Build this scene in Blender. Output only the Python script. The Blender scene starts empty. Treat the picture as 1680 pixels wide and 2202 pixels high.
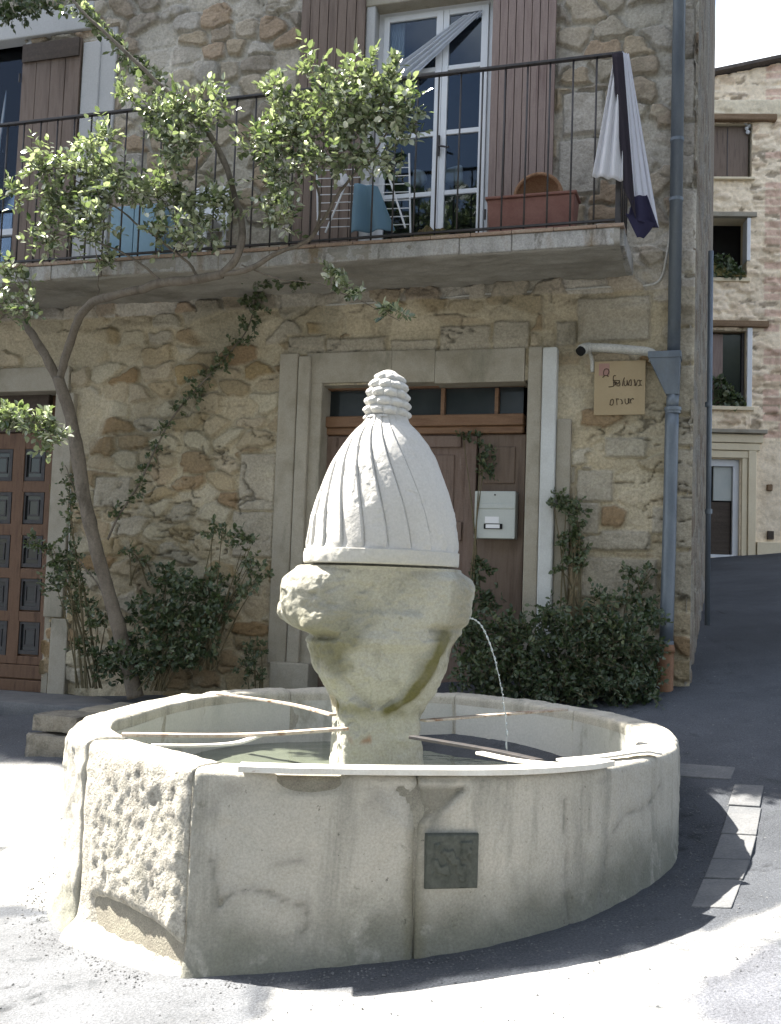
import bpy, math, random
import numpy as np
from mathutils import Vector, Matrix

# ---------------------------------------------------------------- camera, light, exposure
FPX = 2300.0                                   # focal length in units of a 1680 x 2202 picture
HOR, ROLL, EYE = 1270.0, 0.035, 1.5
_t = math.atan((HOR - 1101) / FPX)
CF = np.array([0, math.cos(_t), math.sin(_t)])
_r0 = np.array([1., 0, 0]); _u0 = np.array([0, -math.sin(_t), math.cos(_t)])
_p = math.atan(ROLL)
CR = math.cos(_p) * _r0 + math.sin(_p) * _u0
CU = math.cos(_p) * _u0 - math.sin(_p) * _r0
CC = np.array([0, 0, EYE])
scene = bpy.context.scene
COL = scene.collection
cam = bpy.data.cameras.new('camera'); camo = bpy.data.objects.new('camera', cam); COL.objects.link(camo)
cam.sensor_width = 36; cam.lens = FPX / 2202 * 36; cam.clip_end = 2000; cam.clip_start = 0.05
m = Matrix.Identity(4)
for i in range(3):
    m[i][0] = CR[i]; m[i][1] = CU[i]; m[i][2] = -CF[i]; m[i][3] = CC[i]
camo.matrix_world = m
scene.camera = camo

SUN_AZ = math.atan2(-0.87, 0.49); SUN_EL = math.radians(53)
w = bpy.data.worlds.new('World'); scene.world = w; w.use_nodes = True
nt = w.node_tree; bg = nt.nodes['Background']
sky = nt.nodes.new('ShaderNodeTexSky'); sky.sky_type = 'NISHITA'; sky.sun_disc = False
sky.sun_elevation = SUN_EL; sky.sun_rotation = SUN_AZ % (2 * math.pi)
sky.dust_density = 2.5; sky.air_density = 1.0; sky.ozone_density = 1.0
# bright thin cloud over part of the sky
_tc = nt.nodes.new('ShaderNodeTexCoord'); _mp = nt.nodes.new('ShaderNodeMapping'); _mp.inputs['Scale'].default_value = (1, 1, 2.2); nt.links.new(_tc.outputs['Generated'], _mp.inputs[0])
_nz = nt.nodes.new('ShaderNodeTexNoise'); _nz.inputs['Scale'].default_value = 1.7; _nz.inputs['Detail'].default_value = 6; nt.links.new(_mp.outputs[0], _nz.inputs['Vector'])
_mr = nt.nodes.new('ShaderNodeMapRange'); _mr.inputs[1].default_value = .50; _mr.inputs[2].default_value = .6; nt.links.new(_nz.outputs[0], _mr.inputs[0])
_mx = nt.nodes.new('ShaderNodeMix'); _mx.data_type = 'RGBA'; nt.links.new(_mr.outputs[0], _mx.inputs[0]); nt.links.new(sky.outputs[0], _mx.inputs[6]); _mx.inputs[7].default_value = (7., 7.3, 7.8, 1)
nt.links.new(_mx.outputs[2], bg.inputs[0]); bg.inputs[1].default_value = 0.066
sl = bpy.data.lights.new('sun', 'SUN'); sl.energy = 5.0; sl.angle = math.radians(0.55); sl.color = (1, .95, .87)
so = bpy.data.objects.new('sun', sl); COL.objects.link(so)
sd = Vector((math.sin(SUN_AZ) * math.cos(SUN_EL), math.cos(SUN_AZ) * math.cos(SUN_EL), math.sin(SUN_EL)))
so.rotation_euler = (-sd).to_track_quat('-Z', 'Y').to_euler(); so.location = (-8, 6, 20)
scene.view_settings.view_transform = 'Standard'; scene.view_settings.look = 'None'
scene.view_settings.exposure = 2.28; scene.view_settings.gamma = 1
scene.cycles.max_bounces = 8; scene.cycles.transparent_max_bounces = 12

# ---------------------------------------------------------------- helpers
rng = np.random.default_rng(7); random.seed(7)
def ray(x, y): return CF + CR * (x - 840) / FPX - CU * (y - 1101) / FPX
def hz(x, y, z):                                # point of a level plane seen at picture x, y
    d = ray(x, y); t = (z - EYE) / d[2]; return CC + t * d
def atY(x, y, Y): d = ray(x, y); return CC + d * (Y / d[1])
class Frame:                                    # a vertical plane; u runs along it, o towards the viewer, z up
    def __init__(s, D, ang):
        a = math.radians(ang); s.u = np.array([math.cos(a), -math.sin(a), 0]); s.n = np.array([-math.sin(a), -math.cos(a), 0]); s.O = np.array([0, D, 0.])
    def P(s, u, o, z):
        return s.O + np.multiply.outer(u, s.u) + np.multiply.outer(o, s.n) + np.multiply.outer(z, np.array([0, 0, 1.]))
    def px(s, x, y, o=0.):
        O = s.O + s.n * o; d = ray(x, y); t = ((O - CC) @ s.n) / (d @ s.n); p = CC + t * d
        return (p - O) @ s.u, p[2]
    def rect(s, x0, y0, x1, y1, o=0.):
        xm, ym = (x0 + x1) / 2, (y0 + y1) / 2
        return s.px(x0, ym, o)[0], s.px(x1, ym, o)[0], s.px(xm, y1, o)[1], s.px(xm, y0, o)[1]
    def W(s, x, y, o=0.):
        u, z = s.px(x, y, o); return s.P(u, o, z)
W = Frame(8.6, 17.6)

def smooth(a, b, x): t = np.clip((x - a) / (b - a), 0, 1); return t * t * (3 - 2 * t)
def hsh(ix, iy, iz, s=0):
    with np.errstate(over='ignore'):
        n = (ix.astype(np.int64) * 374761393 + iy.astype(np.int64) * 668265263 + iz.astype(np.int64) * 2147483647 + s * 1274126177)
        n = (n ^ (n >> 13)) * 1274126177; n = n ^ (n >> 16)
    return (n & 0xffffff) / float(0xffffff)
def vn(P, s=0):
    P = np.asarray(P, float); I = np.floor(P).astype(np.int64); F = P - I; F = F * F * (3 - 2 * F); r = 0
    for dx in (0, 1):
        for dy in (0, 1):
            for dz in (0, 1):
                wgt = (F[..., 0] if dx else 1 - F[..., 0]) * (F[..., 1] if dy else 1 - F[..., 1]) * (F[..., 2] if dz else 1 - F[..., 2])
                r = r + wgt * hsh(I[..., 0] + dx, I[..., 1] + dy, I[..., 2] + dz, s)
    return r * 2 - 1
def fbm(P, o=4, s=0):
    r = 0; a = 1.; P = np.asarray(P, float)
    for k in range(o): r = r + a * vn(P * 2.03 ** k + k * 17.3, s + k); a *= .5
    return r
def gz(x, y):                                   # the ground: rises to the right and up the street
    x = np.asarray(x, float); y = np.asarray(y, float)
    g = .16 + .115 * np.clip(x, -6, 9) + .16 * np.clip(y - 5, 0, 3.5) + .068 * np.clip(y - 8.5, 0, 40)
    return g
def gp(x, y):
    d = ray(x, y); lo, hi = 1., 60.
    for _ in range(50):
        t = (lo + hi) / 2; p = CC + d * t
        if p[2] > gz(p[0], p[1]): lo = t
        else: hi = t
    return CC + d * lo

# ---- materials
def new_mat(name):
    m = bpy.data.materials.new(name); m.use_nodes = True; return m, m.node_tree, m.node_tree.nodes['Principled BSDF']
def mat(name, cols, rough=.8, scale=6., detail=6, bump=.3, bscale=60., bdist=.01, spec=.3, stretch=(1, 1, 1), metal=0., attr=None, stains=None, fine=.25, distort=0., grime=None):
    """cols: 2-3 colours mixed by noise; attr: a colour attribute that replaces them; stains: (colour, scale, low, high, stretch)"""
    m, t, b = new_mat(name); N = t.nodes; L = t.links
    tc = N.new('ShaderNodeNewGeometry')
    def mapped(st):
        mp = N.new('ShaderNodeMapping'); mp.inputs['Scale'].default_value = st; L.new(tc.outputs['Position'], mp.inputs[0]); return mp.outputs[0]
    v = mapped(stretch)
    def noise(vec, sc, det=5, ro=.6, di=0.):
        n = N.new('ShaderNodeTexNoise'); n.inputs['Scale'].default_value = sc; n.inputs['Detail'].default_value = det; n.inputs['Roughness'].default_value = ro
        n.inputs['Distortion'].default_value = di; L.new(vec, n.inputs['Vector']); return n.outputs[0]
    if attr:
        a = N.new('ShaderNodeAttribute'); a.attribute_name = attr; c = a.outputs['Color']
    else:
        r = N.new('ShaderNodeValToRGB'); el = r.color_ramp.elements
        k = len(cols)
        el[0].position = .32; el[1].position = .68
        el[0].color = (*cols[0], 1); el[1].color = (*cols[-1], 1)
        if k == 3: e = el.new(.5); e.color = (*cols[1], 1)
        L.new(noise(v, scale, detail, .6, distort), r.inputs[0]); c = r.outputs[0]
    def mixc(fac, c1, c2, mode='MIX'):
        x = N.new('ShaderNodeMix'); x.data_type = 'RGBA'; x.blend_type = mode
        if isinstance(fac, float): x.inputs[0].default_value = fac
        else: L.new(fac, x.inputs[0])
        for i, cc in ((6, c1), (7, c2)):
            if isinstance(cc, tuple): x.inputs[i].default_value = (*cc, 1)
            else: L.new(cc, x.inputs[i])
        return x.outputs[2]
    for st in (stains or []):
        col, sc, lo, hi, ss = st
        mr = N.new('ShaderNodeMapRange'); mr.inputs[1].default_value = lo; mr.inputs[2].default_value = hi
        L.new(noise(mapped(ss), sc, 6, .65, .4), mr.inputs[0]); c = mixc(mr.outputs[0], c, col)
    if fine:
        f = noise(tc.outputs['Position'], bscale * 1.3, 4, .7)
        mr = N.new('ShaderNodeMapRange'); mr.inputs[1].default_value = .3; mr.inputs[2].default_value = .7
        mr.inputs[3].default_value = 1 - fine; mr.inputs[4].default_value = 1 + fine; L.new(f, mr.inputs[0])
        vm = N.new('ShaderNodeVectorMath'); vm.operation = 'SCALE'; L.new(c, vm.inputs[0]); L.new(mr.outputs[0], vm.inputs['Scale']); c = vm.outputs[0]
    L.new(c, b.inputs['Base Color'])
    b.inputs['Roughness'].default_value = rough; b.inputs['Metallic'].default_value = metal
    b.inputs['Specular IOR Level'].default_value = spec
    if bump:
        bp = N.new('ShaderNodeBump'); bp.inputs['Strength'].default_value = bump; bp.inputs['Distance'].default_value = bdist
        L.new(noise(v, bscale, 6, .65), bp.inputs['Height']); L.new(bp.outputs[0], b.inputs['Normal'])
    return m
def leaf_mat(name, c1, c2, c3, trans=.35, rough=.38):
    m, t, b = new_mat(name); N = t.nodes; L = t.links
    a = N.new('ShaderNodeAttribute'); a.attribute_name = 'rnd'
    r = N.new('ShaderNodeValToRGB'); el = r.color_ramp.elements; el[0].color = (*c1, 1); el[1].color = (*c3, 1); e = el.new(.55); e.color = (*c2, 1)
    L.new(a.outputs['Fac'], r.inputs[0]); L.new(r.outputs[0], b.inputs['Base Color'])
    b.inputs['Roughness'].default_value = rough; b.inputs['Specular IOR Level'].default_value = .85
    tr = N.new('ShaderNodeBsdfTranslucent')
    vm = N.new('ShaderNodeVectorMath'); vm.operation = 'MULTIPLY'; vm.inputs[1].default_value = (1.1, 1.3, .68); L.new(r.outputs[0], vm.inputs[0]); L.new(vm.outputs[0], tr.inputs[0])
    mx = N.new('ShaderNodeMixShader'); mx.inputs[0].default_value = trans
    L.new(b.outputs[0], mx.inputs[1]); L.new(tr.outputs[0], mx.inputs[2]); L.new(mx.outputs[0], N['Material Output'].inputs[0])
    return m
def glass_mat(name, tint=(.85, .9, .92), extra=.0):
    m, t, b = new_mat(name); N = t.nodes; L = t.links; N.remove(b)
    tr = N.new('ShaderNodeBsdfTransparent'); tr.inputs[0].default_value = (*tint, 1)
    g = N.new('ShaderNodeBsdfGlossy'); g.inputs[1].default_value = .02; g.inputs[0].default_value = (.62, .66, .72, 1)
    f = N.new('ShaderNodeFresnel'); f.inputs[0].default_value = 1.5
    ad = N.new('ShaderNodeMath'); ad.operation = 'ADD'; ad.inputs[1].default_value = extra; L.new(f.outputs[0], ad.inputs[0])
    mx = N.new('ShaderNodeMixShader'); L.new(ad.outputs[0], mx.inputs[0]); L.new(tr.outputs[0], mx.inputs[1]); L.new(g.outputs[0], mx.inputs[2])
    L.new(mx.outputs[0], N['Material Output'].inputs[0]); return m
def cloth_mat(name, c, trans=.3):
    m, t, b = new_mat(name); N = t.nodes; L = t.links
    b.inputs['Base Color'].default_value = (*c, 1); b.inputs['Roughness'].default_value = .9; b.inputs['Specular IOR Level'].default_value = .1
    tr = N.new('ShaderNodeBsdfTranslucent'); tr.inputs[0].default_value = (*c, 1)
    mx = N.new('ShaderNodeMixShader'); mx.inputs[0].default_value = trans
    L.new(b.outputs[0], mx.inputs[1]); L.new(tr.outputs[0], mx.inputs[2]); L.new(mx.outputs[0], N['Material Output'].inputs[0]); return m

# ---- objects
ORG = {}
def tag(o, label=None, cat=None, group=None, kind=None):
    if label: o['label'] = label
    if cat: o['category'] = cat
    if group: o['group'] = group
    if kind: o['kind'] = kind
    return o
def thing(name, label, cat, loc, group=None):
    o = bpy.data.objects.new(name, None); COL.objects.link(o); o.location = [float(a) for a in loc]; o.empty_display_size = .2
    ORG[o.name] = np.array(loc, float); return tag(o, label, cat, group)
def put(name, verts, faces, material, parent=None, smoothed=False, org=None, attrs=None, bev=0., origin=None):
    """verts in world coordinates"""
    verts = np.asarray(verts, float)
    if parent is not None: o0 = ORG[parent.name]
    else: o0 = np.array(origin if origin is not None else [verts[:, 0].mean(), verts[:, 1].mean(), verts[:, 2].min()], float)
    me = bpy.data.meshes.new(name)
    faces = faces.tolist() if isinstance(faces, np.ndarray) else faces
    me.from_pydata((verts - o0).tolist(), [], faces); me.update()
    if smoothed: me.polygons.foreach_set('use_smooth', [True] * len(me.polygons))
    for k, (typ, data) in (attrs or {}).items():
        if typ == 'COL':
            a = me.color_attributes.new(k, 'FLOAT_COLOR', 'POINT'); d = np.ones((len(verts), 4)); d[:, :3] = data; a.data.foreach_set('color', d.ravel())
        else:
            a = me.attributes.new(k, 'FLOAT', 'POINT'); a.data.foreach_set('value', np.asarray(data, float).ravel())
    if material: me.materials.append(material)
    o = bpy.data.objects.new(name, me); COL.objects.link(o)
    if parent is not None: o.parent = parent
    else: o.location = o0
    ORG[o.name] = o0
    if bev:
        b = o.modifiers.new('bevel', 'BEVEL'); b.width = bev; b.segments = 2; b.limit_method = 'ANGLE'; b.angle_limit = .6
    return o
class MB:
    def __init__(s): s.v = []; s.f = []
    def add(s, v, f):
        k = len(s.v); s.v.extend([tuple(p) for p in v]); s.f.extend([tuple(i + k for i in q) for q in f]); return s
    def hexa(s, c):   # 8 corners: bottom 4 then top 4
        return s.add(c, [(0, 3, 2, 1), (4, 5, 6, 7), (0, 1, 5, 4), (1, 2, 6, 5), (2, 3, 7, 6), (3, 0, 4, 7)])
    def fb(s, F, u0, u1, o0, o1, z0, z1):
        return s.hexa([F.P(u0, o1, z0), F.P(u1, o1, z0), F.P(u1, o0, z0), F.P(u0, o0, z0), F.P(u0, o1, z1), F.P(u1, o1, z1), F.P(u1, o0, z1), F.P(u0, o0, z1)])
    def tube(s, pts, r, seg=8, cap=True):
        pts = np.asarray(pts, float); n = len(pts); r = np.broadcast_to(np.asarray(r, float), (n,)) if np.ndim(r) < 1 or len(np.atleast_1d(r)) == n else np.interp(np.linspace(0, 1, n), np.linspace(0, 1, len(r)), r)
        T = np.gradient(pts, axis=0); T /= np.linalg.norm(T, axis=1)[:, None] + 1e-9
        ref = np.array([0, 0, 1.]) if abs(T[0][2]) < .9 else np.array([1., 0, 0])
        A = np.cross(T[0], ref); A /= np.linalg.norm(A); V = []
        for i in range(n):
            A = A - T[i] * (A @ T[i]); A /= np.linalg.norm(A); B = np.cross(T[i], A)
            for k in range(seg):
                a = 2 * math.pi * k / seg; V.append(pts[i] + r[i] * (math.cos(a) * A + math.sin(a) * B))
        f = [(i * seg + k, i * seg + (k + 1) % seg, (i + 1) * seg + (k + 1) % seg, (i + 1) * seg + k) for i in range(n - 1) for k in range(seg)]
        if cap: f += [tuple(range(seg - 1, -1, -1)), tuple((n - 1) * seg + k for k in range(seg))]
        return s.add(V, f)
    def put(s, name, material, parent=None, **k): return put(name, s.v, s.f, material, parent, **k)
def gridf(nu, nv, wrap=False):
    i = np.arange(nv - 1)[:, None] * nu; j = np.arange(nu if wrap else nu - 1)[None]; j2 = (j + 1) % nu
    return np.stack([i + j, i + j2, i + nu + j2, i + nu + j], -1).reshape(-1, 4)
def spline(pts, n=40):
    pts = np.asarray(pts, float); m_ = len(pts)
    if m_ < 3: return np.array([pts[0] + (pts[-1] - pts[0]) * t for t in np.linspace(0, 1, n)])
    P = np.vstack([2 * pts[0] - pts[1], pts, 2 * pts[-1] - pts[-2]]); out = []
    for t in np.linspace(0, m_ - 1 - 1e-9, n):
        i = int(t); f = t - i; a, b, c, d = P[i:i + 4]
        out.append(.5 * (2 * b + (c - a) * f + (2 * a - 5 * b + 4 * c - d) * f * f + (3 * b - a - 3 * c + d) * f ** 3))
    return np.array(out)

# ---------------------------------------------------------------- materials
M = {}
M['stone'] = mat('rubble_masonry', None, attr='Col', rough=.93, bump=.8, bscale=38, bdist=.02, fine=.26, stains=[((.13, .11, .07), 1.7, .60, .78, (1, 1, .5)), ((.42, .38, .28), 2.6, .60, .8, (1, 1, 1.5))])
M['farstone'] = mat('far_masonry', None, attr='Col', rough=.95, bump=.5, bscale=12, bdist=.03, fine=.15)
M['asphalt'] = mat('asphalt', None, attr='Col', rough=.9, bump=.9, bscale=85, bdist=.010, fine=.42, stains=[((.05, .055, .06), 4., .58, .70, (1, 1, 1)), ((.17, .17, .165), 34., .64, .70, (1, 1, 1)), ((.04, .04, .045), 26., .66, .72, (1, 1, 1))])
M['paving'] = mat('pale_cement_paving', [(.27, .265, .25), (.33, .325, .305), (.22, .22, .215)], rough=.9, scale=2.0, bump=.5, bscale=90, bdist=.008, fine=.18, stains=[((.15, .15, .15), 3.2, .62, .74, (1, 1, 1))])
M['kerb'] = mat('kerb_stone', [(.10, .105, .11), (.15, .15, .15)], rough=.9, scale=5, bump=.5, bscale=60, fine=.2)
M['basin'] = mat('basin_stone', None, attr='Col', rough=.9, bump=.7, bscale=80, bdist=.007, fine=.17,
                 stains=[((.22, .215, .18), 2.3, .50, .72, (2.2, 2.2, .35)), ((.42, .40, .34), 5., .56, .72, (1, 1, 1)), ((.13, .13, .09), 8., .66, .78, (1, 1, 1)), ((.12, .115, .09), 38., .66, .72, (1, 1, 1))])
M['rough'] = mat('rough_hewn_stone', [(.36, .34, .28), (.50, .47, .40), (.28, .26, .22)], rough=.95, scale=9, bump=.9, bscale=60, bdist=.02, fine=.35)
M['inner'] = mat('basin_lining', [(.46, .46, .42), (.52, .51, .47)], rough=.85, scale=3, bump=.2, bscale=60, fine=.1, stains=[((.22, .21, .16), 3, .58, .75, (1, 1, .6))])
M['head'] = mat('carved_stone', None, attr='Col', rough=.9, bump=.7, bscale=60, bdist=.009, fine=.17, stains=[((.24, .235, .19), 4., .58, .76, (1, 1, .6)), ((.17, .165, .12), 11., .66, .76, (1, 1, 1))])
M['dome'] = mat('dome_stone', None, attr='Col', rough=.88, bump=.4, bscale=60, bdist=.006, fine=.09, stains=[((.38, .37, .34), 3., .58, .8, (1, 1, .5)), ((.30, .29, .26), 16., .68, .76, (1, 1, 1))])
M['mortar'] = mat('mortar', [(.22, .20, .16), (.30, .28, .22)], rough=.95, scale=12, bump=.6, bscale=120)
M['door_stone'] = mat('dressed_stone', [(.29, .26, .20), (.34, .31, .25), (.24, .215, .16)], rough=.9, scale=2.5, bump=.35, bscale=70, bdist=.006, fine=.12, stains=[((.18, .17, .125), 2.6, .56, .76, (1.6, 1.6, .5))])
M['pale_render'] = mat('pale_render', [(.40, .40, .385), (.47, .465, .45)], rough=.9, scale=2, bump=.2, bscale=60, fine=.08, stains=[((.28, .27, .24), 3, .58, .75, (1, 1, .5))])
M['white_stone'] = mat('whitewashed_strip', [(.55, .56, .54), (.46, .46, .43)], rough=.85, scale=3, bump=.25, bscale=60, fine=.08)
M['cement'] = mat('balcony_cement', [(.25, .235, .20), (.31, .295, .26), (.21, .195, .165)], rough=.92, scale=1.6, bump=.35, bscale=50, bdist=.008, fine=.12, stretch=(1, 1, 1.6), stains=[((.15, .14, .12), 2.2, .55, .72, (.6, .6, 1.5))])
M['fascia'] = mat('weathered_fascia', [(.24, .235, .215), (.38, .37, .35), (.20, .16, .11)], rough=.95, scale=5, bump=.7, bscale=60, bdist=.012, fine=.25, stretch=(1, 1, .5), stains=[((.12, .11, .09), 5, .57, .68, (1.5, 1.5, .5))])
M['tile'] = mat('clay_tile_edge', [(.25, .17, .12), (.33, .26, .20)], rough=.9, scale=6, bump=.4, bscale=60)
M['shutter'] = mat('brown_shutter_paint', [(.13, .092, .068), (.17, .125, .095), (.11, .077, .057)], rough=.55, scale=3, bump=.2, bscale=80, fine=.1, stretch=(6, 6, .5), spec=.3)
M['shutter2'] = mat('faded_brown_shutter_paint', [(.20, .145, .125), (.25, .19, .165), (.165, .115, .10)], rough=.6, scale=3, bump=.2, bscale=80, fine=.1, stretch=(6, 6, .5), spec=.3)
M['door_red'] = mat('red_brown_door_paint', [(.135, .09, .068), (.175, .125, .10), (.11, .072, .055)], rough=.6, scale=3, bump=.25, bscale=70, fine=.14, stretch=(6, 6, .6), stains=[((.22, .17, .14), 9, .62, .75, (3, 3, .5))])
M['brownwood'] = mat('dull_brown_wood', [(.115, .062, .034), (.15, .085, .05), (.085, .045, .026)], rough=.6, scale=4, bump=.3, bscale=70, fine=.15, stretch=(5, 5, .8))
M['oak'] = mat('varnished_wood', [(.16, .085, .045), (.20, .115, .065), (.125, .065, .035)], rough=.45, scale=4, bump=.2, bscale=70, fine=.12, stretch=(.7, .7, 5))
M['beam'] = mat('old_timber', [(.16, .10, .055), (.24, .165, .10)], rough=.8, scale=5, bump=.5, bscale=50, stretch=(.5, .5, 4))
M['white'] = mat('white_window_paint', [(.62, .64, .66), (.70, .71, .72)], rough=.4, scale=3, bump=.05, bscale=40, fine=.03, spec=.4)
M['iron'] = mat('dark_iron', [(.022, .022, .024), (.05, .042, .038)], rough=.55, scale=20, bump=.3, bscale=120, bdist=.002, fine=.2, spec=.5)
M['rust'] = mat('rusty_iron', [(.34, .26, .19), (.46, .40, .33), (.20, .11, .06)], rough=.7, scale=14, bump=.5, bscale=120, bdist=.003, fine=.2, spec=.4)
M['pale_iron'] = mat('pale_painted_strap', [(.62, .58, .50), (.70, .68, .62)], rough=.6, scale=9, bump=.3, bscale=100, bdist=.002, fine=.08, stains=[((.25, .13, .06), 9, .62, .72, (1, 1, 3))])
M['zinc'] = mat('zinc_pipe', [(.105, .128, .155), (.14, .165, .19), (.09, .11, .135)], rough=.42, scale=5, bump=.08, bscale=40, fine=.06, metal=.25, spec=.5, stretch=(1, 1, .3), stains=[((.13, .145, .155), 6, .6, .75, (1, 1, .5))])
M['copper'] = mat('rusty_pipe_foot', [(.17, .085, .045), (.22, .12, .065)], rough=.7, scale=9, bump=.2, bscale=60)
M['pvc'] = mat('dusty_plastic', [(.38, .37, .33), (.46, .45, .41)], rough=.5, scale=8, bump=.05)
M['black'] = mat('black_hole', [(.008, .008, .008), (.015, .015, .015)], rough=.9, bump=0, fine=0)
M['room'] = mat('dark_room', [(.03, .028, .026), (.05, .045, .042)], rough=.9, scale=2, bump=0, fine=0)
M['glass'] = glass_mat('window_glass')
M['darkglass'] = mat('old_dark_glass', [(.015, .02, .022), (.03, .035, .036)], rough=.12, scale=3, bump=.05, bscale=8, fine=0, spec=.6)
M['sign'] = mat('sign_board', [(.34, .26, .15), (.38, .30, .18)], rough=.6, scale=5, bump=.05, fine=.04)
M['ink'] = mat('sign_lettering', [(.045, .028, .018), (.07, .045, .03)], rough=.7, bump=0, fine=0)
M['pink'] = mat('sign_emblem', [(.30, .17, .14), (.36, .22, .18)], rough=.7, bump=0, fine=0)
M['mail'] = mat('mailbox_paint', [(.40, .43, .41), (.45, .47, .44)], rough=.4, scale=4, bump=.05, fine=.04, spec=.5)
M['paper'] = mat('paper', [(.70, .71, .72), (.75, .75, .75)], rough=.8, bump=0, fine=0)
M['terra'] = mat('terracotta', [(.18, .085, .068), (.23, .12, .095)], rough=.8, scale=9, bump=.2, bscale=60, fine=.1)
M['wicker'] = mat('wicker', [(.24, .13, .07), (.34, .20, .11)], rough=.8, scale=40, bump=.9, bscale=90, stretch=(1, 1, 3))
M['soil'] = mat('mossy_soil', [(.05, .05, .02), (.12, .10, .04), (.08, .05, .03)], rough=1, scale=25, bump=1, bscale=60, bdist=.02, fine=.3)
M['blue'] = mat('light_blue_plastic', [(.20, .32, .40), (.24, .37, .45)], rough=.5, scale=4, bump=.05, fine=.05)
M['bark'] = mat('smooth_bark', [(.12, .10, .078), (.17, .145, .115), (.085, .072, .055)], rough=.9, scale=9, bump=.6, bscale=50, bdist=.006, fine=.2, stretch=(1, 1, .4))
M['twig'] = mat('twig', [(.10, .09, .05), (.15, .12, .07)], rough=.9, scale=9, bump=.2)
M['leaf'] = leaf_mat('rose_leaf', (.05, .08, .03), (.27, .30, .185), (.78, .78, .70), trans=.25, rough=.24)  # near-white end imitates sun glare, dark end shaded leaves, mixed at random
M['leafd'] = leaf_mat('shrub_leaf', (.025, .045, .018), (.05, .08, .03), (.12, .14, .06), trans=.25, rough=.5)
M['ivy'] = leaf_mat('ivy_leaf', (.045, .07, .028), (.08, .11, .045), (.20, .21, .12), trans=.25, rough=.45)
M['terrace'] = mat('terrace_stone', [(.15, .14, .115), (.22, .205, .17), (.11, .10, .085)], rough=.95, scale=7, bump=.9, bscale=60, bdist=.015, fine=.25)
M['moss'] = mat('moss', [(.07, .085, .03), (.13, .12, .045), (.20, .12, .04)], rough=1, scale=8, bump=1, bscale=40, bdist=.02)
M['plaque'] = mat('green_bronze_plaque', [(.055, .062, .05), (.085, .09, .075), (.04, .046, .036)], rough=.75, scale=12, bump=.8, bscale=55, bdist=.006, fine=.2)
M['plaster'] = mat('far_plaster', [(.68, .58, .41), (.74, .65, .47)], rough=.9, scale=1.5, bump=.15, bscale=20, fine=.05)
M['dkwood'] = mat('dark_door_boards', [(.055, .042, .032), (.085, .065, .05)], rough=.7, scale=3, bump=.2, bscale=30, stretch=(.4, .4, 5))
M['roof'] = mat('roof_tile', [(.07, .06, .055), (.12, .10, .085)], rough=.9, scale=5, bump=.4, bscale=20)
# ---------------------------------------------------------------- ground
def sheet(name, X, Y, dz, material, kind='structure', skirt=0):
    xx, yy = np.meshgrid(X, Y); V = np.stack([xx.ravel(), yy.ravel(), (gz(xx, yy) + dz).ravel()], 1)
    o = put(name, V, gridf(len(X), len(Y)), material, smoothed=True, origin=[0, 0, 0]); tag(o, kind=kind); return o
gx = np.unique(np.round(np.concatenate([[-400, -150, -60, -30, -15], np.arange(-8, 12.01, .25), np.arange(-4, 4.5, .035), [15, 20, 35, 80, 200, 400]]), 3))
gy = np.unique(np.round(np.concatenate([[-400, -100, -40, -20, -10, -5], np.arange(0, 30.01, .25), np.arange(2.8, 8.6, .035), [40, 60, 120, 300, 500]]), 3))
def sdist(P, poly):
    """signed distance to a polygon, positive inside"""
    poly = np.asarray(poly); d = np.full(len(P), 1e9); ins_ = np.zeros(len(P), bool)
    for a, b in zip(poly, np.roll(poly, -1, 0)):
        e = b - a; t = np.clip(((P - a) @ e) / (e @ e), 0, 1); d = np.minimum(d, np.linalg.norm(P - a - t[:, None] * e, axis=1))
        c = ((a[1] > P[:, 1]) != (b[1] > P[:, 1])); xi = (b[0] - a[0]) * (P[:, 1] - a[1]) / (b[1] - a[1] + 1e-12) + a[0]; ins_ ^= c & (P[:, 0] < xi)
    return np.where(ins_, d, -d)
xx, yy = np.meshgrid(gx, gy); gP = np.stack([xx.ravel(), yy.ravel()], 1); g3 = np.c_[gP, gP[:, 0] * 0]
col = np.array([.062, .067, .076]) * (1 + .25 * fbm(g3 * .9, 4, 401) + .12 * fbm(g3 * 6, 3, 402))[:, None]
def region(pxs, c, soft, amp, seed):
    global col
    pl_ = np.array([gp(*q)[:2] for q in pxs]); s_ = sdist(gP, pl_) + amp * fbm(g3 * 2.2, 5, seed) + amp * .3 * fbm(g3 * 12, 3, seed + 1)
    k_ = smooth(-soft, soft, s_)[:, None] * (gP[:, 1] < 9)[:, None]; col = col * (1 - k_) + np.array(c) * (1 + .14 * fbm(g3 * 3, 4, seed + 2) + .10 * fbm(g3 * 15, 2, seed + 3))[:, None] * k_
region([(-160, 1560), (60, 1640), (420, 1700), (420, 2062), (180, 1952), (-160, 1952)], (.30, .295, .28), .03, .05, 410)
region([(540, 2190), (600, 2120), (860, 2125), (1150, 2100), (1400, 2040), (1560, 1975), (1780, 1900), (1640, 2070), (1600, 2110), (1660, 2340), (520, 2340)], (.34, .335, .32), .05, .10, 420)  # sunlit brightness painted in; upper edge follows the basin's cast shadow
region([(-160, 1970), (170, 1960), (400, 2085), (560, 2110), (540, 2190), (520, 2400), (-160, 2400)], (.125, .13, .138), .03, .05, 450)  # sunlit asphalt coloured paler than the shaded asphalt around it
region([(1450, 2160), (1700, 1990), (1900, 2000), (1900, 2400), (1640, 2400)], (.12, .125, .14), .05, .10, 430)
fis_g = np.exp(-(fbm(g3 * np.array([1.6, 2.6, 1]) + 31, 4, 440) / .018) ** 2) * smooth(-.05, .4, fbm(g3 * .8 + 5, 3, 441)); col = col * (1 - .6 * fis_g[:, None])
gzv = gz(xx, yy).ravel() + .003 * fbm(g3 * 4, 3, 403) - .006 * fis_g + .002 * fbm(g3 * 14, 2, 404)
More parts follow.
